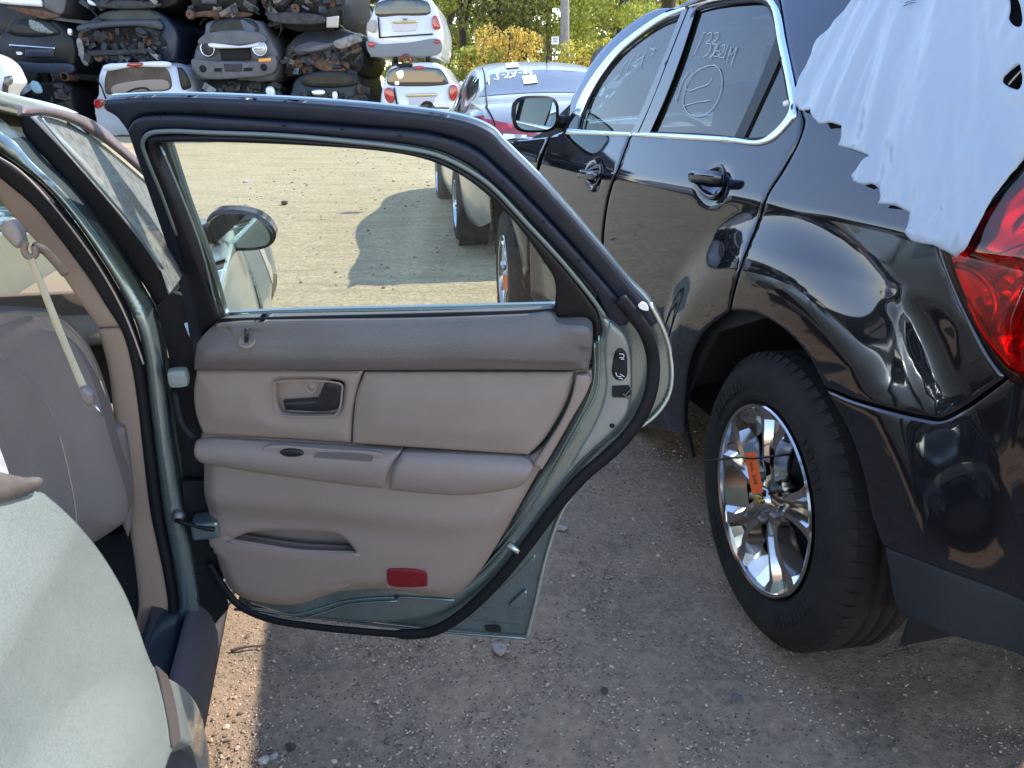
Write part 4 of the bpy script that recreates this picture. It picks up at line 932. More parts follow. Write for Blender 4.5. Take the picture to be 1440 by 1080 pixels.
sheet('shut_face', [(262, 660, 1), (296, 660, 1), (312, 780, 1), (325, 836, 1), (298, 866, 1), (274, 850, 1)], FB, M['rubber'], fdoor, off=.05, th=.01, sp=.02)
# roof rail, visor and windscreen header glimpsed through the gap
HP = Surf(TR, -TF, -1.72, None)
sheet('roof_rail', [(-120, 118, 1), (-40, 124), (0, 133), (40, 142), (70, 150), (96, 160, 1), (70, 166), (34, 164), (0, 158), (-120, 150, 1)], HP, M['tau_paint'], sedan, off=0, th=.06, sp=.02, er=.02, ed=.012)
sheet('header_trim', [(-120, 152, 1), (0, 159), (34, 164, 1), (40, 178), (0, 176), (-120, 170, 1)], HP, mat('shaded_header_trim', (.12, .10, .09), .6), sedan, off=-.01, th=.03, sp=.02)
sheet('sun_visor', [(-60, 190, 1), (0, 190), (18, 194), (36, 193), (48, 197), (62, 212), (70, 222), (45, 217), (30, 211), (20, 205), (0, 199), (-60, 197, 1)], HP, mat('visor_grey', (.10, .10, .12), .5), sedan, off=-.02, th=.02, sp=.012, er=.006, ed=.004)
# seat, cushion edge, safety belt
SP = Surf(TR, -TF, -1.24, None)
def seat_rel(s, h, d): return .05 * sstep(d / .16) + .008 * noise.noise(Vector((s * 7, h * 5, 0))) - .006 * math.exp(-((d - .085) / .006) ** 2)
st = sheet('front_seat', [(-420, 470, 1), (-200, 462), (-60, 461), (0, 463), (28, 466), (56, 480), (84, 508), (104, 545), (117, 580), (130, 622), (145, 672), (157, 712), (163, 740), (160, 765), (145, 778), (110, 800), (60, 830, 1), (-420, 900, 1)], SP, M['seat'], sedan, off=-.055, th=.05, sp=.014, er=.03, ed=.025, relief=seat_rel)
st['label'] = 'taupe cloth back of the front passenger seat'
stube('seat_piping', [(-20, 500), (24, 520), (56, 556), (78, 606), (94, 666), (104, 720), (108, 775)], SP, .0016, M['seat'], st, off=-.0065, n=5)
sheet('seat_bolster', [(118, 588, 1), (135, 601), (155, 600), (172, 606, 1), (180, 660), (184, 720), (178, 760, 1), (160, 720), (140, 650)], Surf(TR, -TF, -1.36, None), M['seat'], sedan, off=0, th=.1, sp=.02, er=.015, ed=.012)
gsurf('rear_footwell_carpet', lambda u, v: tp_(.7 + 1.4 * u, -.42 - 1.2 * v, .30 + .02 * noise.noise(Vector((u * 8, v * 8, 0)))), 12, 12, mat('dark_carpet', (.03, .027, .026), .95, bump=.8, bscale=300), sedan, th=.01)
box('rear_seat_cushion', tp_(.55, -1.10, .50), (1.25, .5, .22), M['seat'], sedan, rz=rzT, bevel=.07)
gsurf('dark_bulkhead', lambda u, v: tp_(1.80, -.40 - 1.4 * v, .25 + .22 * u), 2, 2, M['dark'], sedan, th=.01)
BL = Surf(TR, -TF, -1.33, None)
def bpt(x, y, o=0): q_ = Surf(TR, -TF, -1.33 + o, None); s, h = q_.px(x, y); return q_.P0(s, h)
def strap(name, pts, w, m, par):
    P = wcr([bpt(*p) for p in pts], 6); V = []
    for i, p in enumerate(P):
        t = (P[min(i + 1, len(P) - 1)] - P[max(i - 1, 0)]).normalized(); sd = t.cross(-TF).normalized()
        for a, b in ((-.5, 0), (-.45, .0016), (0, .0006), (.45, .0016), (.5, 0), (0, -.001)): V.append(p + sd * w * a - TF * b)
    n = 6; F = [(i * n + k, i * n + (k + 1) % n, (i + 1) * n + (k + 1) % n, (i + 1) * n + k) for i in range(len(P) - 1) for k in range(n)]
    return link(name, V, F, m, par)
blt = strap('seat_belt', [(41, 360, .03), (60, 405, .06), (85, 468, .11), (108, 523, .17), (121, 553, .20)], .0115, M['belt'], sedan)
sheet('belt_anchor_cover', [(10, 314), (16, 306), (24, 307), (33, 316), (40, 334), (40, 341), (32, 345), (20, 335), (11, 324)], BL, mat('taupe_anchor_cover', (.33, .29, .26), .45), blt, off=.03, th=.02, sp=.006, er=.008, ed=.006)
V, F = tube_geo(wcr([bpt(36, 340, .03), bpt(34, 352, .03), bpt(40, 361, .03), bpt(50, 358, .03), bpt(48, 346, .03)], 5), .005, 10); link('belt_guide_ring', V, F, M['trim_tan'], blt)
V, F = tube_geo(wcr([bpt(48, 346, .02), bpt(62, 352, .01), bpt(78, 368, .0), bpt(92, 385, -.01)], 5), .007, 10); link('guide_arm', V, F, M['trim_tan'], blt)
sheet('belt_tongue', [(112, 546, 1), (119, 544, 1), (131, 553, 1), (132, 566, 1), (125, 570, 1), (114, 560, 1)], Surf(TR, -TF, -1.12, None), mat('taupe_buckle', (.20, .17, .15), .4), blt, off=.006, th=.01, sp=.006, er=.004, ed=.003)
V, F = tube_geo([bpt(133, 569, .2), bpt(145, 585, .2)], .0013, 6); link('metal_tip', V, F, M['chrome'], blt)
# right mirror of this car
MP = Surf(TR, -TF, -2.30, None)
mo = [(291, 322), (290, 312), (294, 303), (303, 297), (322, 295), (345, 297), (365, 303), (380, 315), (388, 330), (385, 341), (374, 349), (355, 353), (325, 353), (308, 350), (297, 340)]
mh = sheet('side_mirror', mo, MP, M['black_gloss'], sedan, off=0, th=.09, sp=.012, er=.012, ed=.008)
sheet('mirror_glass', [(300, 322), (299, 312), (305, 304), (320, 301), (345, 302), (362, 308), (374, 320), (380, 334), (376, 343), (362, 347), (335, 348), (315, 346), (305, 336)], Surf(TR, -TF, -2.295, None), M['mirror'], mh, off=.004, th=.002, sp=.03)
tube('mirror_arm', [MP.P0(*MP.px(300, 328)) + TF * .03, MP.P0(*MP.px(284, 334)) + TF * .04, MP.P0(*MP.px(270, 345)) + TF * .05], .028, M['black_trim'], mh)

# ---------------------------------------------------------------- the open rear door, inner side towards us
DU = Vector((.991, -.135, 0)).normalized(); DN = Vector((-.135, -.991, 0)).normalized()
DB = DN.dot(Vector((-.583, 1.31, 0)))
def lat_d(s, h):
    g = h - .90
    return (.20 * g + .10 * g * g) if g > 0 else 0.0
DS = Surf(DU, DN, DB, lat_d)
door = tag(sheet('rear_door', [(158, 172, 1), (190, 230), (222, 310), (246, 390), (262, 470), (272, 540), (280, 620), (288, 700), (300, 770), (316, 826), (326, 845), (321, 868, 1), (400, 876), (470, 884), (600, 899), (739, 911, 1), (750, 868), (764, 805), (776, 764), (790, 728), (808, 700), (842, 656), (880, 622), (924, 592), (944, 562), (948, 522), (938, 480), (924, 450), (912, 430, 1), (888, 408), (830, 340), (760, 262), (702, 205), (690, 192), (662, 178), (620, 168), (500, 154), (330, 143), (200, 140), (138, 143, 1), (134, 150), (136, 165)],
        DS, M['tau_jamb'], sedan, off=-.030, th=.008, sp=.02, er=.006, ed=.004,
        holes=[[(222, 200, 1), (400, 203), (555, 215), (610, 228), (660, 255), (720, 308), (762, 366), (778, 395), (781, 440, 1), (600, 444), (400, 448), (306, 452, 1), (285, 378), (252, 290)]]))
D = lambda name, pts, m, off=0, th=.008, sp=.012, **k: sheet(name, pts, k.pop('surf', DS), m, k.pop('parent', door), off, th, sp, **k)
# outer frame channel (dark) with inner step
D('window_frame', [(136, 146, 1), (200, 142), (330, 145), (500, 156), (620, 170), (662, 180), (690, 194), (702, 207), (760, 264), (830, 342), (888, 410), (910, 434), (924, 462, 1), (906, 470), (880, 440), (820, 368), (756, 298), (700, 242), (664, 212), (610, 193), (500, 182), (330, 170), (215, 165), (186, 170), (176, 184), (180, 204), (210, 262), (240, 350), (262, 430), (276, 480, 1), (262, 470, 1), (246, 390), (222, 310), (190, 230), (158, 172), (138, 158)], M['navy_frame'], off=-.014, th=.014, sp=.012, er=.006, ed=.005)
D('window_frame_inner', [(176, 186, 1), (186, 171), (215, 166), (330, 171), (500, 183), (610, 194), (664, 213), (700, 243), (756, 299), (820, 369), (868, 424), (886, 450), (880, 462, 1), (862, 456), (846, 434), (838, 416), (790, 360), (740, 308), (690, 258), (655, 232), (612, 214), (560, 204), (500, 198), (400, 190), (300, 186), (226, 184), (204, 188), (200, 200), (212, 228), (236, 290), (262, 370), (282, 450), (286, 480), (278, 520, 1), (268, 500), (256, 430), (232, 350), (204, 268)], M['navy_frame'], off=-.004, th=.02, sp=.010, er=.005, ed=.004)
def band(c, w0): return c
stube('grey_seal', [(250, 330), (228, 270), (208, 222), (202, 200), (210, 188), (232, 184), (300, 186), (400, 190), (500, 199), (560, 206), (612, 216), (652, 234), (690, 260), (740, 312), (790, 366), (834, 420), (852, 446)], DS, .0036, M['seal_grey'], door, off=.003, flat=.6)
D('inner_window_surround', [(206, 192, 1), (300, 190), (400, 194), (500, 203), (560, 210), (612, 220), (650, 238), (688, 264), (738, 316), (786, 368), (826, 418), (840, 440), (845, 462), (842, 478), (834, 478, 1), (833, 452), (825, 446), (785, 446, 1), (780, 436, 1), (780, 395), (762, 364), (720, 308), (660, 254), (610, 228), (555, 215), (400, 203), (232, 200), (220, 202), (218, 210), (250, 290), (284, 378), (308, 448, 1), (300, 456), (290, 462), (283, 478, 1), (276, 440), (258, 370), (234, 290), (212, 228)], M['black_trim'], off=.004, th=.02, sp=.010, er=.005, ed=.004)
D('glass_pane', [(219, 199, 1), (400, 202), (555, 214), (612, 228), (662, 255), (722, 310), (764, 368), (782, 398), (782, 442, 1), (600, 446), (306, 454, 1), (283, 378), (250, 290)], M['g_clear'], off=-.012, th=0, sp=.06)
stube('glass_run', [(306, 451), (400, 448), (600, 443), (720, 440), (778, 437)], DS, .004, M['rubber'], door, off=.0, n=3)
stube('glass_bright_edge', [(224, 206), (250, 268), (280, 345), (304, 440)], DS, .0022, M['tau_jamb'], door, off=-.004, n=4)
# screw holes along the frame
scr = [DS.P(*DS.px(x, y), .0022 if y > 210 else .0005) for x, y in ((398, 176), (481, 181), (561, 191), (708, 255), (765, 311), (815, 366), (863, 424))]
V, F = join([lathe_geo([(0, .0008), (.0022, .0006), (.0026, -.001)], p, DN, 8) for p in scr]); link('frame_screws', V, F, M['dark'], door)
# weatherstrip around the shell
stube('weatherstrip', [(296, 790), (318, 826), (340, 850), (380, 868), (440, 878), (520, 886), (580, 889), (612, 884), (650, 862), (700, 815), (742, 764), (778, 716), (820, 668), (866, 628), (900, 586), (916, 545), (918, 500), (908, 466), (890, 440), (872, 418)], DS, lambda t: .0112 if t > .3 else .008, M['rubber'], door, off=.006, flat=.7, n=8, seg=10)
# painted jamb face with its steps
def jr(s, h, d): return 0
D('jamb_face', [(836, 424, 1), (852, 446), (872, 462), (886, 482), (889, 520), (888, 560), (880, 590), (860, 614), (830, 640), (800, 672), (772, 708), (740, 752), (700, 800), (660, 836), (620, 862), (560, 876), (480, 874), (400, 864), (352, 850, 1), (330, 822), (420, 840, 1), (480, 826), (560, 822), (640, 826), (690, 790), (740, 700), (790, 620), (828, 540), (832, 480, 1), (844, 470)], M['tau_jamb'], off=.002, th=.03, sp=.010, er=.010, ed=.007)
D('latch_face', [(858, 452, 1), (876, 468), (884, 486), (887, 520), (886, 556), (880, 582), (862, 604), (836, 628), (812, 650), (800, 662, 1), (812, 636), (832, 602), (846, 570), (852, 540), (850, 500), (852, 470)], mat('latch_face_paint', (.24, .255, .235), .45, .3, .3, var=.1, vscale=20), off=.008, th=.01, sp=.008, er=.006, ed=.005)
stube('jamb_crease', [(842, 470), (842, 520), (838, 552), (818, 590), (790, 640), (762, 690), (730, 740), (700, 776), (672, 806)], DS, .0022, M['tau_jamb'], door, off=.004)
stube('jamb_crease', [(836, 480), (836, 530), (824, 568), (796, 620), (766, 672), (730, 728), (696, 772)], DS, .0018, M['tau_jamb'], door, off=.004)
stube('shell_seam', [(352, 854), (420, 862), (450, 854), (490, 843), (560, 838), (640, 842)], DS, .0022, M['tau_jamb'], door, off=.0045)
stube('shell_seam', [(360, 858), (420, 868), (455, 860), (492, 848), (560, 843)], DS, .0018, M['tau_jamb'], door, off=.0045)
stube('skin_hem', [(739, 909), (750, 866), (764, 803), (776, 762), (790, 727), (808, 700), (842, 656), (880, 622), (922, 592), (942, 562), (946, 522), (936, 480), (914, 436)], DS, .0035, M['tau_paint'], door, off=-.024, n=6)
stube('skin_hem', [(322, 867), (400, 875), (470, 883), (600, 898), (739, 909)], DS, .003, M['tau_jamb'], door, off=-.024, n=6)
D('corner_bracket', [(712, 862, 1), (738, 840), (739, 856), (732, 866, 1)], M['tau_jamb'], off=-.020, th=.01, sp=.008, er=.003, ed=.003)
D('corner_tab', [(678, 893, 1), (698, 893), (702, 900), (680, 899)], M['dark'], off=-.026, th=.004, sp=.01)
D('corner_rib', [(640, 870, 1), (700, 836), (752, 790), (744, 842), (734, 896, 1), (660, 888, 1)], M['tau_jamb'], off=-.028, th=.006, sp=.01, er=.012, ed=.006, relief=lambda s, h, d: -.004 * sstep((d - .006) / .01))
D('top_corner_cap', [(897, 428, 1), (903, 424), (909, 427), (912, 435), (901, 433)], M['white_paper'], off=.004, th=.004, sp=.008)
# child-lock plate
cl = D('child_lock_plate', [(866, 490), (873, 486), (880, 492), (882, 510), (881, 526), (874, 532), (866, 530), (861, 522), (862, 506)], M['black_trim'], off=.013, th=.006, sp=.006, er=.004, ed=.002)
strokes('plate_symbols', [[(871, 492), (877, 493), (877, 497), (871, 497)], [(873, 500), (878, 500)], [(866, 520), (868, 525), (874, 526)], [(872, 522), (878, 526)], [(870, 528), (876, 529)]], DS, .0006, M['chalk_w'], cl, off=.0135)
D('lock_slot', [(868, 504, 1), (876, 503, 1), (876, 517, 1), (868, 518, 1)], M['dark'], off=.0145, th=.002, sp=.006, parent=cl)
lt = D('latch', [(861, 540, 1), (884, 539, 1), (887, 548), (882, 556, 1), (861, 555, 1)], M['dark'], off=.012, th=.012, sp=.006)
strokes('latch_claw', [[(878, 553), (884, 546), (889, 541)], [(876, 549), (880, 553), (884, 556)]], DS, .0016, M['steel'], lt, off=.016)
V, F = lathe_geo([(0, .001), (.004, .0006), (.0045, -.001)], DS.P(*DS.px(861, 596), .009), DN, 14); link('plug_hole', V, F, M['dark'], door)
V, F = tube_geo([DS.P(*DS.px(715, 763), .006), DS.P(*DS.px(731, 772), .010)], .0055, 10); link('rubber_plug', V, F, M['tau_paint'], door)
# ---- trim
def rise(w): return lambda s, h, d: w * sstep(d / .05)
b_s, b_h = DS.px(430, 762)
PK2 = [DS.px(*p) for p in [(333, 751), (420, 741), (495, 757), (505, 768), (420, 764)]]
lsl = [DS.px(*p) for p in [(300, 700), (420, 715), (540, 712), (545, 700)]]
ledge = [DS.px(*p) for p in [(300, 690), (350, 702), (420, 712), (500, 714), (540, 716), (640, 722), (700, 716), (728, 700)]]
POCK = [(333, 751, 1), (350, 744), (372, 741), (420, 742), (460, 744), (480, 747), (495, 757), (505, 768, 1), (470, 767), (420, 764), (370, 757)]
def low_rel(s, h, d):
    dl = pdist(np.array([(s, h)]), ledge, False)[0]
    if d < .05 and pdist(np.array([(s, h)]), PK2)[0] < .05: d = .05
    v = .014 * sstep(d / .035) + .007 * math.exp(-(dl / .03) ** 2)
    # waist above the pocket is scooped
    x0, y0 = b_s, b_h + .055
    v -= .014 * math.exp(-(((s - x0) / .16) ** 2 + ((h - y0) / .035) ** 2))
    return v
lo = D('lower_trim', [(288, 640, 1), (292, 700), (302, 760), (316, 806), (334, 832), (360, 842), (400, 848), (428, 846), (452, 838), (480, 829), (520, 826), (560, 827), (600, 834), (628, 836), (652, 826), (676, 800), (704, 756), (735, 700), (770, 640), (800, 590), (822, 552), (832, 535), (832, 519, 1), (810, 519, 1), (804, 560), (745, 640), (500, 622), (285, 608, 1)],
       M['trim_tan'], off=.012, th=.02, sp=.010, er=.010, ed=.007, relief=low_rel, holes=[POCK])
def flap_rel(s, h, d): return .006 * sstep(d / .02) 
def groove_rel(s, h, d): return .004 * sstep(d / .006)
D('pocket_panel', [(306, 652, 1), (400, 664), (548, 682, 1), (540, 712), (533, 740), (518, 775), (508, 800), (496, 814), (478, 820), (430, 817), (385, 808), (350, 800), (330, 788), (316, 750), (308, 700)], M['trim_tan'], off=.020, th=.012, sp=.009, er=.0025, ed=.0015, parent=lo,
  holes=[POCK], relief=lambda s, h, d: low_rel(s, h, .05) - .014 + .004 * sstep(((b_h + .002) - h) / .012))
D('map_pocket', [(318, 758, 1), (340, 735), (372, 730), (460, 733), (490, 738), (510, 760), (518, 784, 1), (470, 780), (370, 770)], M['trim_tan'], off=-.022, th=.003, sp=.008, parent=lo)
stube('pocket_lip', [(327, 752), (370, 761), (420, 768), (470, 771), (512, 771)], DS, .0042, M['trim_tan'], lo, off=.022, flat=.8)
rf = D('red_reflector', [(551, 789), (556, 788), (600, 790), (605, 793), (606, 812, 1), (600, 813), (555, 812), (551, 808)], M['red_lens'], off=.030, th=.008, sp=.005, er=.003, ed=.003, parent=door)
D('reflector_recess', [(549, 788, 1), (605, 789, 1), (609, 815, 1), (550, 814, 1)], mat('recess_tan', (.24, .19, .17), .6), off=.0272, th=.002, sp=.01, parent=lo)
V, F = lathe_geo([(0, .001), (.0045, .0006), (.005, -.001)], DS.P(*DS.px(562, 829), .023), DN, 12); link('screw_hole', V, F, M['dark'], lo)
mid = D('handle_trim', [(281, 518, 1), (400, 518), (513, 519, 1), (505, 545), (499, 575), (496, 619, 1), (400, 613), (290, 607, 1), (279, 575), (277, 545)], M['trim_tan'], off=.016, th=.02, sp=.010, er=.008, ed=.006, relief=rise(.008),
        holes=[[(393, 534), (398, 531), (480, 532), (487, 536), (487, 545), (483, 570), (476, 578), (466, 579), (402, 577), (396, 572)]])
D('handle_recess', [(390, 529, 1), (490, 530, 1), (490, 582, 1), (394, 580, 1)], M['trim_tan'], off=.002, th=.003, sp=.012, parent=mid)
V, F = join([lathe_geo([(.0, .0015), (.006, .001), (.007, -.0005), (.012, -.0005), (.0125, .001), (.0135, -.002)], DS.P(*DS.px(439, 543), .004), DN, 24)]); link('screw_cover', V, F, M['trim_tan'], mid)
stube('recess_rim', [(393, 534), (398, 531), (480, 532), (487, 536), (487, 545), (483, 570), (476, 578), (466, 579), (402, 577), (396, 572)], DS, .0020, M['trim_tan'], mid, off=.0225, closed=True, flat=.7)
D('door_lever', [(402, 560, 1), (420, 559), (450, 557, 1), (456, 545), (461, 535), (466, 533), (482, 534), (485, 538), (483, 556), (478, 570), (468, 574), (405, 573, 1)], M['handle_dark'], off=.016, th=.008, sp=.006, er=.006, ed=.004, parent=mid)
D('cloth_panel', [(516, 520, 1), (660, 520), (807, 520, 1), (805, 535), (797, 560), (780, 592), (762, 618), (744, 635, 1), (620, 627), (499, 619, 1), (500, 590), (505, 550)], M['trim_cloth'], off=.018, th=.02, sp=.010, er=.008, ed=.006, relief=rise(.010))
D('rear_pillar_trim', [(812, 521, 1), (828, 521), (831, 528), (826, 545), (806, 580), (782, 622), (764, 652, 1), (752, 645, 1), (770, 618), (790, 586), (804, 555)], M['trim_tan'], off=.026, th=.02, sp=.008, er=.004, ed=.003)
M['trim_cloth'].node_tree.nodes["Principled BSDF"].inputs["Specular IOR Level"].default_value = .2
# upper padded rail
up_top = [DS.px(*p) for p in [(300, 454), (345, 450), (600, 446), (778, 440)]]
def pad_rel(s, h, d):
    dt = pdist(np.array([(s, h)]), up_top, False)[0]
    return .022 * (1 - (1 - min(1, dt / .05)) ** 2) - .014 * sstep((.03 - (d if h < .93 else 1)) / .03)
pad = D('padded_rail', [(310, 452, 1), (345, 449), (600, 444), (740, 439), (776, 437), (780, 441), (785, 446), (824, 446), (832, 452), (834, 468), (832, 492), (828, 516, 1), (700, 515), (500, 516), (280, 516, 1), (282, 492), (286, 474), (296, 461)], M['trim_grey'], off=.016, th=.03, sp=.008, er=.008, ed=.007, relief=pad_rel)
# lock pin in its cup
lp = DS.P(*DS.px(357, 470), .035)
V, F = lathe_geo([(.004, .001), (.0115, .0015), (.014, .0035), (.0155, .002), (.016, -.002)], DS.P(*DS.px(358, 468), .030), (DN + Vector((0, 0, 1.4))).normalized(), 24); lc = link('lock_cup', V, F, M['trim_tan'], door)
V, F = tube_geo([DS.P(*DS.px(357, 474), .032), DS.P(*DS.px(357, 450), .030)], lambda t: .0032 + .0006 * t, 10); link('lock_pin', V, F, M['handle_dark'], lc)
# armrest, two pieces
def arm_rel(top, bot, k=.032):
    tp2 = [DS.px(*p) for p in top]; bt2 = [DS.px(*p) for p in bot]
    def f(s, h, d):
        q = np.array([(s, h)]); a = pdist(q, tp2, False)[0]; b_ = pdist(q, bt2, False)[0]; t = a / (a + b_ + 1e-6)
        return k * math.sin(PI * min(1, t * .5 + .08 + .42 * sstep(t)) ) ** .8 * (.25 + .75 * sstep(d / .03)) if False else k * (math.sin(PI * (.10 + .82 * t)) ** .75)
    return f
ar = D('armrest', [(284, 613, 1), (300, 611), (400, 617), (500, 623), (568, 628, 1), (557, 645), (551, 662), (548, 679, 1), (500, 675), (440, 667), (380, 658), (330, 650), (295, 643), (288, 636), (284, 625)], M['trim_arm'], off=.020, th=.03, sp=.008, er=.010, ed=.009,
       relief=arm_rel([(284, 611), (568, 626)], [(288, 646), (380, 661), (548, 682)], .018))
ar2 = D('armrest_rear', [(571, 629, 1), (650, 632), (738, 637), (748, 641), (752, 648), (748, 658), (733, 676, 1), (700, 684), (660, 688), (610, 686), (552, 680, 1), (555, 664), (561, 645)], M['trim_arm'], off=.020, th=.03, sp=.008, er=.010, ed=.009,
        relief=arm_rel([(571, 627), (752, 636)], [(552, 683), (640, 691), (733, 680)], .020))
sw_ = D('switch_plate', [(376, 628), (382, 619), (392, 616), (460, 620), (540, 626), (546, 629), (538, 640), (530, 646), (515, 646), (440, 639), (386, 632)], M['trim_arm'], off=.0335, th=.004, sp=.008, er=.003, ed=.002)
D('window_switch', [(405, 624), (411, 620), (428, 620), (436, 623), (437, 627), (430, 630), (411, 629)], M['handle_dark'], off=.039, th=.006, sp=.004, er=.004, ed=.003, parent=sw_)
D('pull_recess', [(455, 626), (465, 625), (525, 628), (533, 631), (529, 639), (521, 644), (500, 644), (458, 640), (450, 634)], mat('pull_recess_grey', (.12, .105, .10), .7), off=.0350, th=.002, sp=.006, parent=sw_)
# ---------------------------------------------------------------- silver sedan beyond
def car_lathe_wheel(name, c, ax, par, R=.33, m_rim=None, spokes=9):
    w = wheel(c, ax, R, .21, R * .64, par, rot=.2, rim=m_rim or M['satin_chrome'], style='plain', spokes=spokes, seg=36); w.name = name; return w
def build_sedan(name, label, X0, Y0, ang, paint, group=None, detail=True):
    F_ = Vector((math.sin(ang), math.cos(ang), 0)); R_ = Vector((F_.y, -F_.x, 0)); z0 = gz(X0, Y0 + 1.5)
    t = thing(name, label, 'car', (X0 + F_.x * 2.3 + R_.x * .9, Y0 + F_.y * 2.3 + R_.y * .9, z0), group)
    def P(s, r, h): return Vector((X0, Y0, z0)) + F_ * s + R_ * r + Vector((0, 0, h * (1.07 if h > .5 else 1)))   # r: 0 left flank .. 1.8 right
    S = [0, .05, .16, .45, .75, 1.15, 1.6, 2.1, 2.6, 3.05, 3.5, 4.0, 4.4, 4.68, 4.8]
    hw = [.70, .80, .86, .89, .90, .905, .905, .905, .905, .90, .89, .87, .82, .72, .60]
    bel = [.84, .99, 1.05, 1.05, 1.03, 1.0, .99, .98, .97, .96, .93, .88, .82, .74, .62]
    rt = [.84, 1.03, 1.11, 1.13, 1.14, 1.27, 1.40, 1.455, 1.455, 1.39, 1.17, 1.03, .95, .84, .66]
    rw_ = [.6, .68, .72, .74, .72, .60, .56, .57, .58, .58, .62, .70, .68, .6, .5]
    lo_ = [.38, .30, .24, .22, .2, .2, .2, .2, .2, .2, .2, .2, .22, .26, .34]
    def prof(i, v):
        w0, b0, t0, q0, l0 = hw[i], bel[i], rt[i], rw_[i], lo_[i]
        pts = [(w0 - .10, l0), (w0 - .02, l0 + .10), (w0, (l0 + b0) / 2 + .05), (w0 - .03, b0 - .04), (w0 - .07, b0), (w0 - .11, b0 + .01 + .0 * (t0 - b0)), (q0 + .07, t0 - .12 * (t0 > 1.15) - .02), (q0, t0 - .025), (q0 * .5, t0), (0, t0 + .008)]
        return pts
    n = 10; V = []
    for i, s in enumerate(S):
        p = prof(i, 0); full = [(-a, b) for a, b in p] + [(a, b) for a, b in p[-2::-1]]
        for a, b in full: V.append(P(s, .9 + a, b))
    k = 2 * n - 1; F = []
    arches = [(.98, .33), (3.85, .33)]
    for i in range(len(S) - 1):
        for j in range(k - 1): F.append((i * k + j, (i + 1) * k + j, (i + 1) * k + j + 1, i * k + j + 1))
    F.append(tuple(range(k))); F.append(tuple((len(S) - 1) * k + j for j in range(k))[::-1])
    body = link('body', V, F, paint, t)
    md = body.modifiers.new('sub', 'SUBSURF'); md.levels = 2; md.render_levels = 2
    # glass and lamps laid on the body by projecting points from outside
    bpy.context.view_layer.update(); dg = bpy.context.evaluated_depsgraph_get(); ev = body.evaluated_get(dg)
    def lay(nm, poly, origin_dir, m, off=.004, th=.004, sp=.05, par=body, er=0):
        """poly: list of 3D anchors (s,r,h); dropped on the body along direction"""
        dvec = (F_ * origin_dir[0] + R_ * origin_dir[1] + Vector((0, 0, origin_dir[2]))).normalized()
        ux = dvec.cross(Vector((0, 0, 1)));  ux = ux.normalized() if ux.length > .1 else R_.copy(); uy = ux.cross(dvec)
        W = [P(*p) for p in poly]; c0 = sum(W, Vector()) / len(W)
        uv = [((w - c0).dot(ux), (w - c0).dot(uy)) for w in W]
        bd = resample(spl([(*q, 1) for q in uv], 1), sp); A = np.array(bd); g = []
        for yy in np.arange(A[:, 1].min(), A[:, 1].max(), sp):
            for xx in np.arange(A[:, 0].min(), A[:, 0].max(), sp): g.append((xx, yy))
        G = np.array(g) if g else np.zeros((0, 2))
        if len(G): G = G[inside(G, bd)]
        if len(G): G = G[pdist(G, bd) > sp * .4]
        r = delaunay_2d_cdt([Vector(b) for b in bd] + [Vector(q) for q in G], [(i, (i + 1) % len(bd)) for i in range(len(bd))], [], 0, 1e-5)
        vv = np.array([tuple(v) for v in r[0]]); tr = [q for q in r[2] if inside(np.array([vv[list(q)].mean(0)]), bd)[0]]
        Vt = []; loc0 = t.location
        for a, b in vv:
            o_ = c0 + ux * a + uy * b - dvec * 3 - loc0
            hit, co, nr, _ = ev.ray_cast(o_, dvec)
            q = (co + (nr if nr.dot(dvec) < 0 else -nr) * off) if hit else (c0 - loc0 + ux * a + uy * b)
            Vt.append(q + loc0)
        k0 = len(Vt); Fc = [tuple(q) for q in tr]
        ob = link(nm, Vt, Fc, m, par)
        return ob
    G_ = M['far_glass']
    lay('rear_windscreen', [(.84, .20, 1.13), (.84, .9, 1.15), (.84, 1.60, 1.13), (1.42, 1.42, 1.36), (1.46, .9, 1.385), (1.42, .38, 1.36)], (.5, 0, -.85), G_, sp=.06)
    for sd, nm in ((0, 'left'), (1.8, 'right')):
        dr = 1 if sd == 0 else -1
        for nm2, poly in (('rear_side_window', [(.98, 1.03), (1.30, 1.22), (1.62, 1.33), (2.10, 1.36), (2.13, 1.03)]), ('front_side_window', [(2.20, 1.03), (2.18, 1.365), (2.60, 1.35), (2.98, 1.25), (3.38, 1.05)])):
            lay(nm2, [(a, sd, b) for a, b in poly], (0, dr, -.12), M['dark_glass'], sp=.08)
        lay('tail_lamp', [(-.1 + .12, sd + dr * .02, .82), (.30, sd, .86), (.34, sd, 1.0), (.06, sd + dr * .05, 1.02)], (.35, dr, 0), M['tail_red'], sp=.04, off=.006)
        b_ = lay('tail_lamp', [(0, .9 - dr * .86, .80), (0, .9 - dr * .42, .80), (0, .9 - dr * .30, .88), (0, .9 - dr * .46, .95), (0, .9 - dr * .84, 1.02)], (1, 0, 0), M['tail_red'], sp=.04, off=.006)
        lay('reverse_lamp', [(0, .9 - dr * .62, .81), (0, .9 - dr * .44, .81), (0, .9 - dr * .42, .89), (0, .9 - dr * .60, .90)], (1, 0, 0), M['clear_lens'], sp=.04, off=.010)
        mc_ = P(3.22, sd - dr * .12, 1.03)
        V2 = [v.co for v in []]
        bm = bmesh.new(); bmesh.ops.create_uvsphere(bm, u_segments=14, v_segments=8, radius=1)
        for v in bm.verts: v.co = mc_ + R_ * v.co.x * .12 + F_ * v.co.y * .05 + Vector((0, 0, v.co.z * .075))
        V2 = [v.co.copy() for v in bm.verts]; bm.verts.index_update(); F2 = [tuple(v.index for v in f.verts) for f in bm.faces]; bm.free()
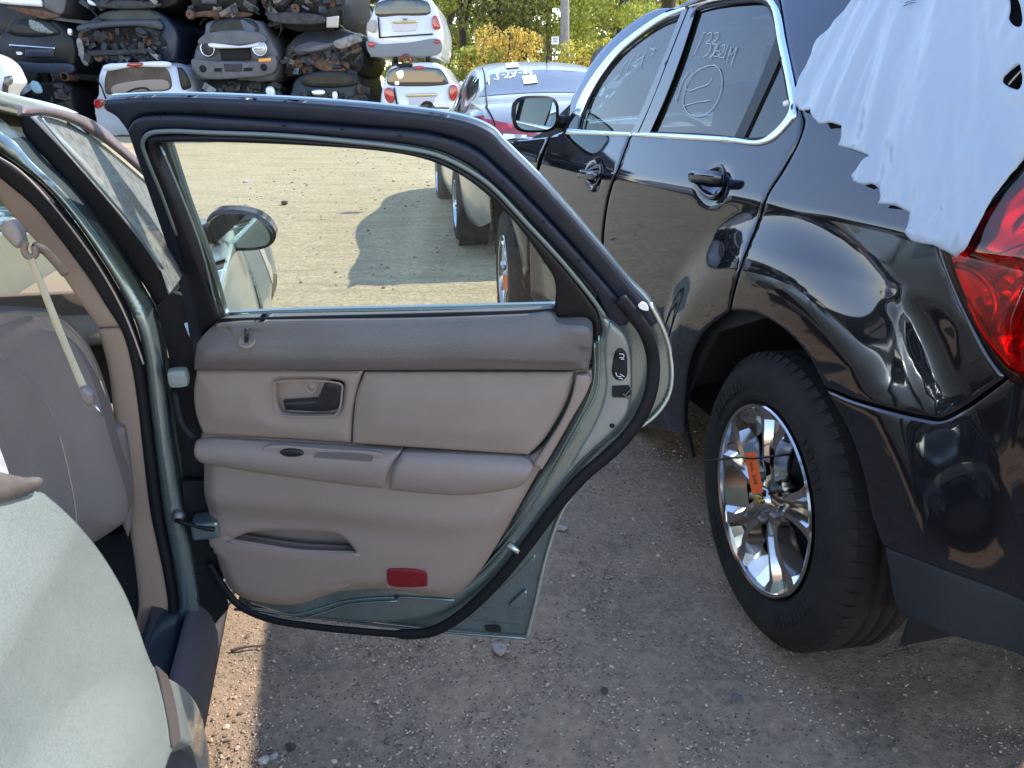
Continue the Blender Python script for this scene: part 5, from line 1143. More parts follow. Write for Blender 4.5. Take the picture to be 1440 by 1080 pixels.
        mo_ = link('side_mirror', V2, F2, paint, t); V2, F2 = lathe_geo([(0, .0), (.085, 0)], mc_ - F_ * .052, -F_, 20); link('mirror_glass', [mc_ - F_ * .052 + (v - mc_ + F_ * .052) * 1.0 for v in V2], F2, M['dark_glass'], mo_)
    for s_ in (.98, 3.85):
        car_lathe_wheel('wheel', P(s_, -.005, .33), -R_, t); car_lathe_wheel('wheel', P(s_, 1.805, .33), R_, t)
        for rr_ in (.14, 1.66):
            V2, F2 = lathe_geo([(.37, -.125), (.385, 0), (.385, .135)], P(s_, rr_, .335), -R_ if rr_ < .9 else R_, 30)
            link('wheel_arch', V2, F2, M['dark'], t)
    # boot line and bumper line
    V2, F2 = join([tube_geo([P(.0, .12, .66), P(-.005, .9, .66), P(.0, 1.68, .66)], .006, 6)]); link('bumper_line', V2, F2, M['dark'], t)
    return t, P, F_, R_, ev, lay
ss, SPt, SF, SR, sev, slay = build_sedan('silver_sedan', 'dusty silver sedan with red tail lamps, roof antenna and white marker on its rear glass', -.36, 6.05, math.radians(-8.5), M['silver_sedan'])
def on_sedan(x, y, off=.006):
    d = ray(x, y); o = ORG - ss.location; h, co, nr, _ = sev.ray_cast(o, d)
    return (co + ss.location + (nr if nr.dot(d) < 0 else -nr) * off, nr) if h else (None, None)
def ray_strokes(name, lines, r, m, par):
    parts = []
    for ln in lines:
        P = [on_sedan(*p)[0] for p in (spl(ln, 3, False) if len(ln) > 2 else ln)]; P = [p for p in P if p]
        if len(P) > 1: parts.append(tube_geo(P, r, 5))
    if parts: V, F = join(parts); return link(name, V, F, m, par)
ray_strokes('marker_date', [[(696, 105), (701, 105), (698, 108), (701, 110), (699, 113), (695, 112)], [(705, 107), (709, 106)], [(715, 103), (713, 109)], [(719, 103), (721, 106), (726, 102)], [(724, 104), (722, 109)], [(729, 104), (733, 103)], [(735, 102), (739, 101), (736, 105), (741, 104)], [(747, 101), (742, 101), (743, 103), (748, 103), (745, 106)], [(688, 111), (687, 115), (688, 120)], [(709, 111), (712, 109), (715, 111), (719, 109), (724, 108)]], .0065, M['chalk_w'], ss)
def ray_card(name, quad, m, par, lines=0):
    P = [on_sedan(x, y, .012)[0] for x, y in quad]
    if all(P):
        o = link(name, P + [p + Vector((0, 0, -.002)) for p in P], [(0, 1, 2, 3)], m, par, smooth=False); return o
ray_strokes('boot_gap', [[(683, 150), (688, 158), (694, 170), (697, 186), (699, 202)], [(677, 92), (681, 104), (683, 128), (685, 150)]], .006, M['dark'], ss)
pc1 = ray_card('paper_label', [(734, 109), (753, 107), (756, 118), (737, 120)], M['white_paper'], ss)
ray_card('paper_label', [(711, 91), (728, 89.5), (730, 96), (712, 97)], M['white_paper'], ss)
ray_strokes('label_print', [[(738, 113), (752, 112)], [(739, 116), (753, 115)]], .003, M['steel'], ss)
pa, na = on_sedan(769, 90)
if pa:
    V, F = join([lathe_geo([(0, .05), (.02, .045), (.055, .01), (.06, -.01)], pa, (0, 0, 1), 16), tube_geo([pa, pa + Vector((0, .0, .12)) - SF * .03], .007, 6)]); link('antenna', V, F, M['black_trim'], ss)

# ---------------------------------------------------------------- stacks of scrapped cars
rs = random.Random(11)
def plane_at(Y, dx=0.0, yaw=0.0): 
    c, s = math.cos(yaw), math.sin(yaw); return Surf((c, s), (s, -c), Vector((dx, Y, 0)).dot(Vector((s, -c, 0))), None)
GRP = 'scrapped cars stacked in columns at the back of the lot'
class Stack:
    def __init__(self, name, label, Y, outline, paint, depth=4.2, cat='car', taper=.85, yaw=0.0, round_=.06):
        self.S = plane_at(Y, (ray(outline[0][0], outline[0][1]) * Y).x, yaw); self.Y = Y; S = self.S
        q = [S.px(*p) for p in spl(outline, 4)]; q = resample(q, .12); c = np.mean(np.array(q), 0)
        b = S.P0(c[0], min(p[1] for p in q)); self.t = thing(name, label, cat, tuple(b + S.N * -depth / 2), GRP)
        # body: outline swept back, with rounded near edge
        rings = []
        zmin = min(p[1] for p in q)
        for d, k in ((0, .94), (-.05, .985), (-.15, 1.0), *(((-.5, 1.0), (-.9, 1.005)) if depth > 2 else ()), (-depth * .35, 1.01), (-depth * .7, .99), (-depth * .95, taper), (-depth, taper * .9)):
            rings.append([S.P0(c[0] + (p[0] - c[0]) * k, (c[1] + (p[1] - c[1]) * k if p[1] > c[1] else p[1] + (0 if k >= .94 else .0) + (c[1] - p[1]) * (1 - k) * .5)) + S.N * d for p in q])
        m = len(q); V = [v for r in rings for v in r]; F = [(i * m + j, i * m + (j + 1) % m, (i + 1) * m + (j + 1) % m, (i + 1) * m + j) for i in range(len(rings) - 1) for j in range(m)]
        F.append(tuple(range(m))[::-1]); F.append(tuple((len(rings) - 1) * m + j for j in range(m)))
        if name == 'scrap_car' and Y > 15: V = [v + Vector((noise.noise(v * 1.7), noise.noise(v * 1.9 + Vector((5, 0, 0))), noise.noise(v * 1.6 + Vector((0, 9, 0))))) * .085 + Vector((noise.noise(v * 5), noise.noise(v * 5.5), noise.noise(v * 6))) * .035 for v in V]
        self.body = link('body', V, F, paint, self.t)
    def f(self, name, pts, m, off=.03, th=.05, sp=.12, er=.03, ed=.02, **k):
        return sheet(name, pts, self.S, m, self.t, off, th, sp, er=er, ed=ed, **k)
    def junk(self, x0, y0, x1, y1, n, names=('engine_parts', 'loose_wiring', 'bent_panels')):
        S = self.S; A, B, C, Dd = [], [], [], []
        for i in range(n):
            x = rs.uniform(x0, x1); y = rs.uniform(y0, y1); p = S.P(*S.px(x, y), rs.uniform(-.02, .14)); k = rs.random()
            if k < .5:
                A.append(box_geo(p, (rs.uniform(.05, .30), rs.uniform(.05, .2), rs.uniform(.04, .20)), rs.uniform(-.4, .4), rs.uniform(-.6, .6), .01, ry=rs.uniform(-.6, .6)))
            elif k < .75:
                q = p + Vector((rs.uniform(-.3, .3), -rs.uniform(0, .1), -rs.uniform(0, .35))); B.append(tube_geo(wcr([p, (p + q) / 2 + Vector((rs.uniform(-.1, .1), -.03, .05)), q], 4), rs.uniform(.008, .022), 5))
            elif k < .9:
                C.append(box_geo(p, (rs.uniform(.10, .45), .015, rs.uniform(.05, .18)), rs.uniform(-.5, .5), rs.uniform(-.7, .7), .004, ry=rs.uniform(-.8, .8)))
            else:
                Dd.append(lathe_geo([(.02, 0), (.10, .0), (.11, -.02), (.11, -.08)], p, (rs.uniform(-.4, .4), -1, rs.uniform(-.3, .3)), 12))
        for nm, L_, mm in (('engine_parts', A, M['engine']), ('loose_wiring', B, M['black_trim']), ('bent_panels', C, M['steel']), ('exposed_pulleys', Dd, M['rust'])):
            if L_: V, F = join(L_); o = link(nm, V, F, mm, self.t, smooth=False); o['kind'] = 'stuff'
        return self
YS = 19.6
# column A
a = Stack('scrap_car', 'dark wreck at the bottom of the leftmost stack with a blue plastic rag inside', YS, [(8, 190, 1), (8, 132), (25, 118), (80, 116), (100, 128), (106, 150), (108, 190, 1)], M['black_car'])
a.f('broken_window', [(28, 122), (85, 120), (98, 140), (20, 142)], M['scrap_glass']); a.f('plastic_rag', [(48, 114), (56, 116), (62, 130), (54, 131), (47, 124)], mat('blue_rag', (.3, .45, .55), .5), off=.12); a.junk(15, 118, 100, 160, 26)
a = Stack('scrap_car', 'black sedan tail with shattered rear window, second up in the leftmost stack', YS, [(-8, 100, 1), (-10, 60), (0, 45), (18, 28), (75, 30), (98, 52), (106, 62), (108, 88), (102, 100, 1)], M['black_car'])
a.f('rear_window', [(18, 30), (70, 32), (84, 48), (10, 46)], M['scrap_glass']); a.f('shattered_glass', [(42, 28), (56, 32), (70, 42), (78, 47), (52, 44), (44, 38)], mat('crazed_glass', (.30, .36, .33), .4, var=.9, vscale=25), off=.06)
a.f('number_plate_recess', [(36, 68, 1), (78, 67, 1), (76, 81, 1), (36, 81, 1)], M['navy_car'], off=.035); a.f('plate_lamp_bar', [(14, 62, 1), (78, 67, 1), (78, 69, 1), (14, 65, 1)], M['satin_chrome'], off=.05, sp=.05); a.f('badge', [(24, 73), (32, 74), (32, 77), (24, 76)], M['white_paper'], off=.04, er=0)
a.f('bumper', [(24, 88), (60, 89), (106, 92), (106, 102), (70, 103), (26, 98)], M['navy_car'], off=.12, th=.15); V, F = lathe_geo([(.075, .1), (.10, .09), (.10, 0), (.09, -.4)], a.S.P(*a.S.px(95, 108), .05), a.S.N, 18); link('exhaust_tip', V, F, M['gold'] if False else M['rust'], a.t)
a.f('tail_lamp', [(96, 40), (101, 42), (100, 50), (96, 48)], M['clear_lens'])
a = Stack('scrap_car', 'silver-grey car seen from below at the top of the leftmost stack', YS, [(-20, -60, 1), (-20, 0), (10, 10), (60, 15), (88, 22), (92, 4), (96, -60, 1)], M['grey_car'])
a.f('bumper', [(-10, -6, 1), (60, 0), (62, 10, 1), (10, 6), (-10, 2)], M['white_paint'], off=.10); a.f('side_panel', [(62, -12, 1), (96, -12, 1), (88, 20), (62, 10, 1)], M['grey_car'], off=.05)
a.f('rusty_floor', [(10, 10), (40, 11), (86, 22), (70, 27), (45, 23)], M['rust'], off=.03)
# column B
b_ = Stack('scrap_car', 'white estate car with open rear window and red tail lamps under a navy wreck', YS - .4, [(133, 190, 1), (134, 132), (138, 105), (146, 94), (200, 88), (240, 90), (252, 98), (262, 118), (272, 150), (272, 190, 1)], M['white_paint'])
b_.f('rear_window', [(150, 101), (158, 97), (228, 94), (236, 100), (241, 122), (236, 127), (160, 133), (149, 131)], mat('brown_lit_cabin', (.10, .075, .05), .7, var=.6, vscale=3), off=.02, sp=.1)
b_.f('parcel_shelf', [(158, 122), (170, 117), (236, 114), (238, 124), (200, 128), (158, 131)], mat('shelf_tan', (.30, .24, .19), .8), off=.04)
b_.f('side_glass', [(249, 94, 1), (256, 96), (268, 122), (262, 126, 1), (257, 126)], M['scrap_glass'], off=.03, sp=.06); b_.f('tail_lamp', [(247, 133), (264, 132), (266, 139), (247, 139)], M['tail_red'], off=.06); b_.f('tail_lamp', [(134, 140), (147, 141), (145, 149), (136, 152)], M['tail_red'], off=.06)
b_.f('brake_lamp', [(180, 90), (203, 89), (203, 92), (180, 93)], M['tail_red'], off=.08); b_.f('rear_spoiler', [(146, 93), (190, 88), (240, 88), (242, 93), (190, 94), (148, 99)], M['white_paint'], off=.06)
strk = [b_.S.P(*b_.S.px(*p), .09) for p in ((139, 110), (146, 124), (152, 140))]; V, F = tube_geo(strk, .02, 6); link('wiper_arm', V, F, M['black_trim'], b_.t)
V, F = tube_geo(wcr([b_.S.P(*b_.S.px(*p), .05) for p in ((180, 130), (192, 125), (206, 124), (213, 129))], 4), .02, 6); link('wiper_arm', V, F, M['black_trim'], b_.t)
b_ = Stack('scrap_car', 'navy wreck with its front torn off and radiator frame exposed, above the white estate', YS, [(112, 88, 1), (110, 48), (118, 36), (135, 22), (160, 12), (215, 14), (236, 30), (246, 44), (248, 70), (245, 86, 1)], M['navy_car'])
b_.f('windshield', [(136, 26), (150, 16), (220, 16), (228, 28)], M['green_car']); b_.f('bonnet_edge', [(112, 38), (140, 31), (200, 28), (228, 30), (232, 42), (200, 38), (150, 40), (114, 45)], M['navy_car'], off=.14, th=.1); b_.f('bare_headlamp_pocket', [(118, 44), (140, 42), (142, 56), (120, 58)], M['engine'], off=.05); b_.f('bare_headlamp_pocket', [(192, 38), (218, 37), (220, 50), (196, 53)], M['engine'], off=.05)
b_.f('engine_opening', [(140, 44), (195, 42), (200, 70), (150, 74)], M['dark'], off=.02); b_.f('crash_beam', [(128, 72, 1), (208, 69, 1), (212, 76, 1), (130, 80, 1)], M['engine'], off=.2, th=.12); b_.junk(118, 44, 230, 84, 70); b_.f('cracked_edge', [(112, 55), (117, 54), (124, 80), (128, 92), (122, 92)], M['steel'], off=.15)
b_ = Stack('scrap_car', 'dark wreck at the top of the second stack, mostly above the frame', YS, [(112, -60, 1), (112, 4), (130, 10), (225, 12), (248, 6), (248, -60, 1)], M['black_car']); b_.f('bumper_beam', [(128, 4), (230, 6), (228, 10), (132, 9)], M['engine'], off=.14); b_.junk(120, -14, 245, 10, 26); b_.f('bright_bracket', [(128, 0), (136, 4), (140, 9), (131, 7)], M['white_paint'], off=.2, sp=.05)
# column C
c_ = Stack('scrap_car', 'dark car with crumpled bonnet at the bottom of the third stack', YS, [(284, 190, 1), (284, 130), (300, 113), (380, 112), (396, 128), (400, 190, 1)], M['green_car']); c_.junk(290, 114, 396, 146, 34); c_.f('white_fragment', [(376, 124), (386, 122), (388, 142), (380, 138)], M['white_paint'], off=.15); c_.f('white_fragment', [(288, 135), (304, 134), (303, 141), (288, 141)], M['white_paint'], off=.15)
c_ = Stack('scrap_car', 'grey four-wheel-drive front with one round headlamp, middle of the third stack', YS - .2, [(276, 112, 1), (273, 78), (276, 62), (284, 42), (292, 30), (362, 28), (376, 44), (386, 62), (392, 84), (388, 112, 1)], M['grey_car'])
c_.f('windshield', [(296, 46), (300, 31), (356, 29), (366, 46)], M['scrap_glass'], off=.02); c_.f('bonnet', [(280, 60), (292, 48), (368, 47), (378, 58), (340, 64), (292, 64)], M['grey_car'], off=.12, th=.1); c_.f('bonnet_lip', [(296, 62), (340, 65), (366, 62), (366, 65), (340, 68), (297, 66)], M['white_paint'], off=.16)
c_.f('grille_opening', [(309, 69, 1), (352, 68, 1), (354, 82), (350, 85, 1), (312, 85, 1)], M['dark'], off=.05)
for x, y, r, m_ in ((367, 68, .145, M['headlight']), (294, 69, .14, M['engine'])):
    V, F = join([lathe_geo([(0, .05), (r * .8, .03), (r, 0), (r, -.1)], c_.S.P(*c_.S.px(x, y), .10), c_.S.N, 24)]); hl = link('headlamp' if m_ is M['headlight'] else 'empty_lamp_socket', V, F, m_, c_.t)
    V, F = lathe_geo([(r, 0), (r * 1.12, .03), (r * 1.18, 0), (r * 1.1, -.1)], c_.S.P(*c_.S.px(x, y), .09), c_.S.N, 24); link('lamp_ring', V, F, M['satin_chrome'], hl)
bpz = c_.f('bumper', [(273, 84), (300, 86), (366, 86), (388, 78), (391, 96), (384, 104), (340, 110), (290, 110), (276, 100)], M['grey_car'], off=.16, th=.2); c_.f('plate_recess', [(318, 90, 1), (344, 90, 1), (344, 101, 1), (320, 101, 1)], M['engine'], off=.18); c_.f('air_intake', [(305, 96, 1), (315, 96, 1), (315, 101, 1), (305, 101, 1)], M['dark'], off=.18, er=0); c_.f('air_intake', [(346, 96, 1), (358, 95, 1), (358, 100, 1), (346, 101, 1)], M['dark'], off=.18, er=0)
c_.f('turn_signal', [(367, 83, 1), (384, 82, 1), (384, 87, 1), (367, 88, 1)], M['amber'], off=.19); 
for x, y in ((374, 95), (289, 97)): V, F = lathe_geo([(0, 0), (.07, .01), (.08, -.02)], c_.S.P(*c_.S.px(x, y), .19), c_.S.N, 16); link('fog_lamp', V, F, M['dark'], c_.t)
c_ = Stack('scrap_car', 'dark car with rusty underside at the top of the third stack', YS, [(264, -60, 1), (264, 8), (275, 20), (350, 22), (362, 10), (362, -60, 1)], M['black_car']); c_.f('blue_plate_panel', [(284, -8, 1), (306, -8, 1), (306, 7, 1), (284, 6, 1)], M['navy_car'], off=.05); c_.f('rusty_sill', [(266, 24), (280, 17), (340, 17), (358, 20), (344, 25), (290, 24)], M['rust'], off=.08); c_.junk(268, 10, 358, 28, 16)
# column D
d_ = Stack('scrap_car', 'dark green car with battered bonnet at the bottom of the fourth stack', YS - .2, [(404, 190, 1), (406, 132), (418, 108), (430, 102), (495, 100), (508, 114), (518, 140), (520, 190, 1)], M['green_car']); d_.f('windshield', [(424, 118), (430, 105), (494, 104), (503, 118)], M['scrap_glass']); d_.f('front_badge_bar', [(441, 128), (458, 127), (459, 133), (442, 133)], M['satin_chrome'], off=.2); d_.f('white_fragment', [(402, 140), (408, 136), (418, 142), (418, 146), (402, 144)], M['white_paint'], off=.2); d_.f('paper_scrap', [(470, 130), (475, 129), (476, 140), (471, 139)], M['white_paper'], off=.2); d_.junk(408, 122, 516, 150, 34)
d_ = Stack('scrap_car', 'dark blue car crumpled at the nose with rusty engine spilling out, fourth stack', YS, [(402, 106, 1), (398, 80), (406, 62), (420, 46), (500, 44), (510, 58), (512, 84), (506, 106, 1)], M['black_car']); d_.f('folded_bonnet', [(416, 68), (440, 58), (470, 60), (492, 50), (510, 52), (506, 60), (480, 68), (440, 76), (420, 78)], M['navy_car'], off=.2, th=.06); d_.f('bonnet_highlight', [(424, 72), (450, 64), (474, 62), (470, 66), (440, 74)], M['grey_car'], off=.26, th=.03); d_.f('crumpled_wing', [(472, 60), (490, 52), (505, 49), (512, 58), (500, 64), (485, 70), (475, 68)], M['steel'], off=.26); d_.f('rusty_block', [(440, 88), (470, 84), (492, 90), (490, 100), (455, 100)], M['rust'], off=.12); d_.junk(402, 64, 508, 102, 80)
d_ = Stack('scrap_car', 'dark wreck with a grey bumper beam at the top of the fourth stack', YS, [(372, -60, 1), (370, 14), (384, 36), (478, 40), (486, 20), (486, -60, 1)], M['black_car']); d_.f('bumper_beam', [(382, 22), (384, 30), (462, 33), (463, 26)], M['engine'], off=.3, th=.12); d_.f('pale_block', [(463, 26, 1), (479, 24, 1), (478, 40, 1), (463, 40, 1)], mat('pale_crash_block', (.40, .38, .34), .7), off=.3, th=.1); d_.junk(374, -14, 482, 34, 60)
# column E : white cars, tail towards us
e_ = Stack('white_suv', 'white SUV with gold tailgate bar, standing on the ground under the upper white SUV', YS - .3, [(536, 190, 1), (534, 140), (540, 112), (548, 95), (562, 90), (612, 88), (622, 94), (632, 110), (640, 122), (642, 190, 1)], M['white_paint'], cat='SUV')
e_.f('rear_window', [(545, 118), (549, 98), (614, 96), (620, 98), (631, 117), (628, 119), (560, 121)], M['dark_glass'], off=.02); e_.f('tail_lamp', [(541, 126), (548, 123), (553, 127), (554, 142), (549, 145), (543, 140)], M['tail_red'], off=.07); e_.f('tail_lamp', [(633, 122), (638, 119), (643, 122), (643, 136), (638, 142), (633, 138)], M['tail_red'], off=.07); e_.f('brake_lamp', [(581, 94), (597, 94), (597, 97), (581, 97)], M['tail_red'], off=.05)
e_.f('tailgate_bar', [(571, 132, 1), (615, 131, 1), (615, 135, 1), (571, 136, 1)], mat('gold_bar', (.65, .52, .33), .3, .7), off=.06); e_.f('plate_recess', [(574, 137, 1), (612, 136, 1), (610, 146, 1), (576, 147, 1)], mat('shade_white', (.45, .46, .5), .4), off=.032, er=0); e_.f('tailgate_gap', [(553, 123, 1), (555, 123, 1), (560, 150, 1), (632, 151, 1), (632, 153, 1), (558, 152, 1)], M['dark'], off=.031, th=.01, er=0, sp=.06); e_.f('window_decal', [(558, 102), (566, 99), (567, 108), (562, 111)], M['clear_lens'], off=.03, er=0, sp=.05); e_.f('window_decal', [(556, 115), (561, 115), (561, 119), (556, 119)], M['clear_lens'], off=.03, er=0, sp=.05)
e_.f('roof_rail', [(556, 91), (570, 89), (580, 90), (580, 93), (560, 94)], M['black_trim'], off=.03)
e_.f('mirror', [(641, 112), (645, 114), (645, 119), (640, 118)], M['white_paint'], off=-1.5)
e_ = Stack('white_suv', 'white SUV with grey lower bumper, perched on top of the other white SUV', YS - .1, [(520, 80, 1), (516, 58), (514, 38), (520, 24), (530, 2), (540, -3), (600, -4), (610, 4), (616, 20), (622, 40), (622, 64), (619, 82, 1)], M['white_paint'], cat='SUV')
e_.f('rear_window', [(529, 22), (531, 4), (600, 2), (606, 16), (604, 20), (560, 22)], M['dark_glass'], off=.02); e_.f('tail_lamp', [(609, 24), (613, 22), (619, 34), (620, 40), (611, 41)], M['tail_red'], off=.07); e_.f('tail_lamp_empty', [(517, 32), (527, 28), (529, 38), (526, 46), (517, 42)], mat('empty_lamp_shell', (.34, .32, .30), .6), off=.05)
e_.f('lower_bumper', [(516, 58), (530, 62), (575, 60), (619, 56), (621, 72), (612, 78), (560, 80), (522, 78)], mat('grey_lower_bumper', (.16, .18, .20), .6), off=.09, th=.1); e_.f('bumper_reflector', [(519, 60), (528, 60), (527, 66), (520, 66)], M['tail_red'], off=.13); e_.f('bumper_reflector', [(612, 57), (620, 57), (619, 61), (612, 61)], M['tail_red'], off=.13)
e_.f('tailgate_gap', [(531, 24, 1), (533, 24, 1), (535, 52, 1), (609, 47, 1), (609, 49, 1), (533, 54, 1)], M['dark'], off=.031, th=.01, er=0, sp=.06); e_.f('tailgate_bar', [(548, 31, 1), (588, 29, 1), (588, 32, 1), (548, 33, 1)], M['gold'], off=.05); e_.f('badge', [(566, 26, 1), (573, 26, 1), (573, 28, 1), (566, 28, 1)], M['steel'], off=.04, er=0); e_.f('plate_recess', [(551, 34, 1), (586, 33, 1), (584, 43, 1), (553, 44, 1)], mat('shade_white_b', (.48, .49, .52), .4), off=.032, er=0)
V, F = join([tube_geo([e_.S.P(*e_.S.px(602, 76), .02), e_.S.P(*e_.S.px(602, 90), -.05)], .06, 8), tube_geo([e_.S.P(*e_.S.px(556, 79), .0), e_.S.P(*e_.S.px(556, 88), -.05)], .05, 8)]); link('suspension_strut', V, F, M['black_trim'], e_.t)
w_ = tag(link('spare_coil', *lathe_geo([(.10, 0), (.13, .02), (.13, .12), (.10, .14)], e_.S.P(*e_.S.px(572, 84), .0), (0, -1, 0), 16), M['tail_red'], None), 'small red part caught between the two white SUVs', 'car part')
# dark second row behind the stacks
# row of hulls closing the gaps between columns
for k, (x0, x1, nm) in enumerate(((100, 120, 'between the first and second stacks'), (246, 284, 'between the second and third stacks'), (392, 410, 'between the third and fourth stacks'), (486, 536, 'between the fourth and fifth stacks'))):
    a = Stack('scrap_car', 'dark hull glimpsed in the gap ' + nm, YS + 3.2, [(x0 - 14, 180, 1), (x0 - 14, -30, 1), (x1 + 14, -30, 1), (x1 + 14, 180, 1)], M['black_car'], depth=2.0) if False else None
bk = []
for row, (ya, yb) in enumerate(((-70, -8), (-2, 58), (64, 118), (122, 180))):
    for k, x0 in enumerate((-60, 70, 205, 335, 465)):
        w0 = 112 if x0 < 460 else 54
        a = Stack('scrap_car', 'dark hull behind the %s front stack, %s level from the ground' % (['first', 'second', 'third', 'fourth', 'fifth'][k], ['fourth', 'third', 'second', 'lowest'][row]), YS + 4.6, [(x0, yb, 1), (x0 - 2, (ya + yb) / 2), (x0 + 12, ya), (x0 + w0 - 12, ya), (x0 + w0 + 2, (ya + yb) / 2), (x0 + w0, yb, 1)], M['black_car'] if (row + k) % 2 else M['green_car'], depth=2.5)
def copy_tree(o, parent=None):
    c = o.copy(); COL.objects.link(c)
    if parent: c.parent = parent
    for ch in [x for x in list(bpy.data.objects) if x.parent == o]: copy_tree(ch, c)
    return c
# the rows go on to the left of the frame, where the dark SUV mirrors them
names_ = {}
tops = [o for o in list(bpy.data.objects) if o.parent is None and o.name.startswith('scrap_car') and 'hull' not in o['label'] and ' top ' not in o['label']]
for n_, o in enumerate(tops):
    c = copy_tree(o); c.location.x -= 8.2; c.location.y -= 6.0; c.location.z -= .15; c['label'] = 'wreck number-%d-like shell left of the frame' % n_
    c['label'] = ' '.join(o['label'].split(',')[0].split()[:9]) + ', repeated left of the frame'
for n_, (x_, y_, r_) in enumerate(((-8.5, 3.0, 1.1), (-9.2, 6.6, .9))):
    c = copy_tree(ss); c.location = (x_, y_, 0); c.rotation_euler.z = r_; c['label'] = ('silver sedan outside the frame, nearest to the left' , 'silver sedan outside the frame, farther to the left')[n_]; c['group'] = 'sedans left of the frame'
# white car nose at the far left
a = Stack('scrap_car', 'white car corner with a torn-open wing at the left edge, beyond the green roof', 12.5, [(-160, 200, 1), (-160, 66), (-40, 70), (-12, 78), (4, 90), (12, 104), (16, 116), (6, 130), (4, 200, 1)], M['white_paint'], depth=.6)

a.t['group'] = 'cars parked at the left edge'
a.f('wheel_opening', [(4, 140, 1), (4, 120), (8, 110), (14, 106), (16, 112), (10, 122), (10, 140, 1)], M['engine'], off=.03, sp=.06); a.f('bracket', [(10, 108), (18, 110), (18, 116), (12, 121), (8, 116)], M['steel'], off=.07, sp=.05)


# ---------------------------------------------------------------- pole, sign, hedge, trees
def leafcloud(blobs, n, size, seed):
    """many small leaf faces spread through clumps; blobs = (centre, radii)"""
    r = random.Random(seed); V, F = [], []
    for (c, R, w) in blobs:
        for _ in range(int(n * w)):
            while True:
                v = Vector((r.uniform(-1, 1), r.uniform(-1, 1), r.uniform(-1, 1)))
                if .25 < v.length < 1: break
            v = v * (v.length ** -.35)
            if v.length > 1.08: v.normalize()
            p = Vector(c) + Vector((v.x * R[0], v.y * R[1], v.z * R[2])) * (1 + .25 * noise.noise(v * 2.3 + Vector(c)))
            s = size * r.uniform(.6, 1.5); a = Vector((r.gauss(0, 1), r.gauss(0, 1), r.gauss(0, .7))).normalized(); b = a.orthogonal().normalized(); b = (Matrix.Rotation(r.uniform(0, 6.28), 3, a) @ b); cc = a.cross(b)
            o = len(V); V += [p - b * s, p + cc * s * .5, p + b * s, p - cc * s * .5]; F.append((o, o + 1, o + 2, o + 3))
    return V, F
LM = {'yellow': island_mat('yellow_green_leaves', (.22, .22, .03), (.75, .62, .10), .6, .45), 'green': island_mat('olive_green_leaves', (.10, .13, .025), (.52, .50, .11), .6, .5), 'lime': island_mat('lime_leaves', (.20, .26, .04), (.62, .62, .12), .6, .4), 'dark': island_mat('deep_green_leaves', (.06, .08, .02), (.34, .34, .08), .6, .3), 'gold': island_mat('golden_leaves', (.30, .20, .04), (.85, .62, .12), .6, .4)}
bark = mat('grey_brown_bark', (.10, .08, .06), .9, var=.5, vscale=6, bump=.8, bscale=20)
def base_at(px_, Y):
    x = ray(px_, 150).x / ray(px_, 150).y * Y; return Vector((x, Y, gz(x, Y)))
def tree(px_, Y, hgt, wid, kind, label, seed, n=2600, trunkf=.4, size=.10):
    r = random.Random(seed); b = base_at(px_, Y); t = thing('tree', label, 'tree', tuple(b), 'trees beyond the lot'); parts = []; blobs = []
    th_ = hgt * trunkf; tops = []
    tr_ = wcr([b, b + Vector((r.uniform(-.2, .2), 0, th_ * .5)), b + Vector((r.uniform(-.3, .3), 0, th_))], 5); parts.append(tube_geo(tr_, lambda q: .20 * (1 - .4 * q), 9))
    for k in range(6):
        a = r.uniform(0, 6.28); e = b + Vector((math.cos(a) * wid * .35, math.sin(a) * wid * .3, hgt * r.uniform(.62, .95))); st_ = tr_[-1 - r.randint(0, 4)]
        parts.append(tube_geo(wcr([st_, (st_ + e) / 2 + Vector((r.uniform(-.4, .4), 0, .3)), e], 5), lambda q: .10 * (1 - .8 * q), 7)); tops.append(e)
    V, F = join(parts); link('trunk', V, F, bark, t)
    for k in range(15):
        a = r.uniform(0, 6.28); q = r.uniform(.1, 1) ** .6; z = r.uniform(.22, 1.0)
        c = b + Vector((math.cos(a) * wid * .5 * q, math.sin(a) * wid * .42 * q, hgt * z)); R = wid * r.uniform(.13, .26); blobs.append((c, (R, R, R * .75), 1 / 15))
    V, F = leafcloud(blobs, n, size, seed); link('crown', V, F, LM[kind], t, smooth=False); return t
TR_ = [(600, 33, 10, 5, 'lime', 'yellow-green tree just right of the stacked white SUVs, behind the hedge'), (655, 36, 11, 5.5, 'green', 'olive tree with bare forked limbs above the silver sedan roof'), (700, 31, 9, 4.2, 'dark', 'dark tree behind the golden bush, tallest in the shade'), (742, 34, 10, 5, 'lime', 'bright lime tree directly left of the utility pole'), (815, 36, 11, 6, 'green', 'olive tree just right of the utility pole'), (870, 32, 9.5, 5, 'lime', 'lime tree behind the dark SUV roof line'), (930, 36, 11, 6, 'green', 'green tree hidden mostly behind the dark SUV roof'), (560, 38, 12, 6, 'green', 'tall olive tree behind the stacked white SUVs'), (770, 42, 14, 8, 'dark', 'deep green tree far behind the utility pole'), (640, 44, 15, 9, 'dark', 'deep green tree far behind the silver sedan'), (880, 44, 14, 9, 'dark', 'deep green tree far behind the dark SUV')]
for i, q in enumerate(TR_): tree(*q, seed=40 + i, n=6500 if q[1] < 40 else 6000, size=.085 if q[1] < 40 else .13, trunkf=.45)
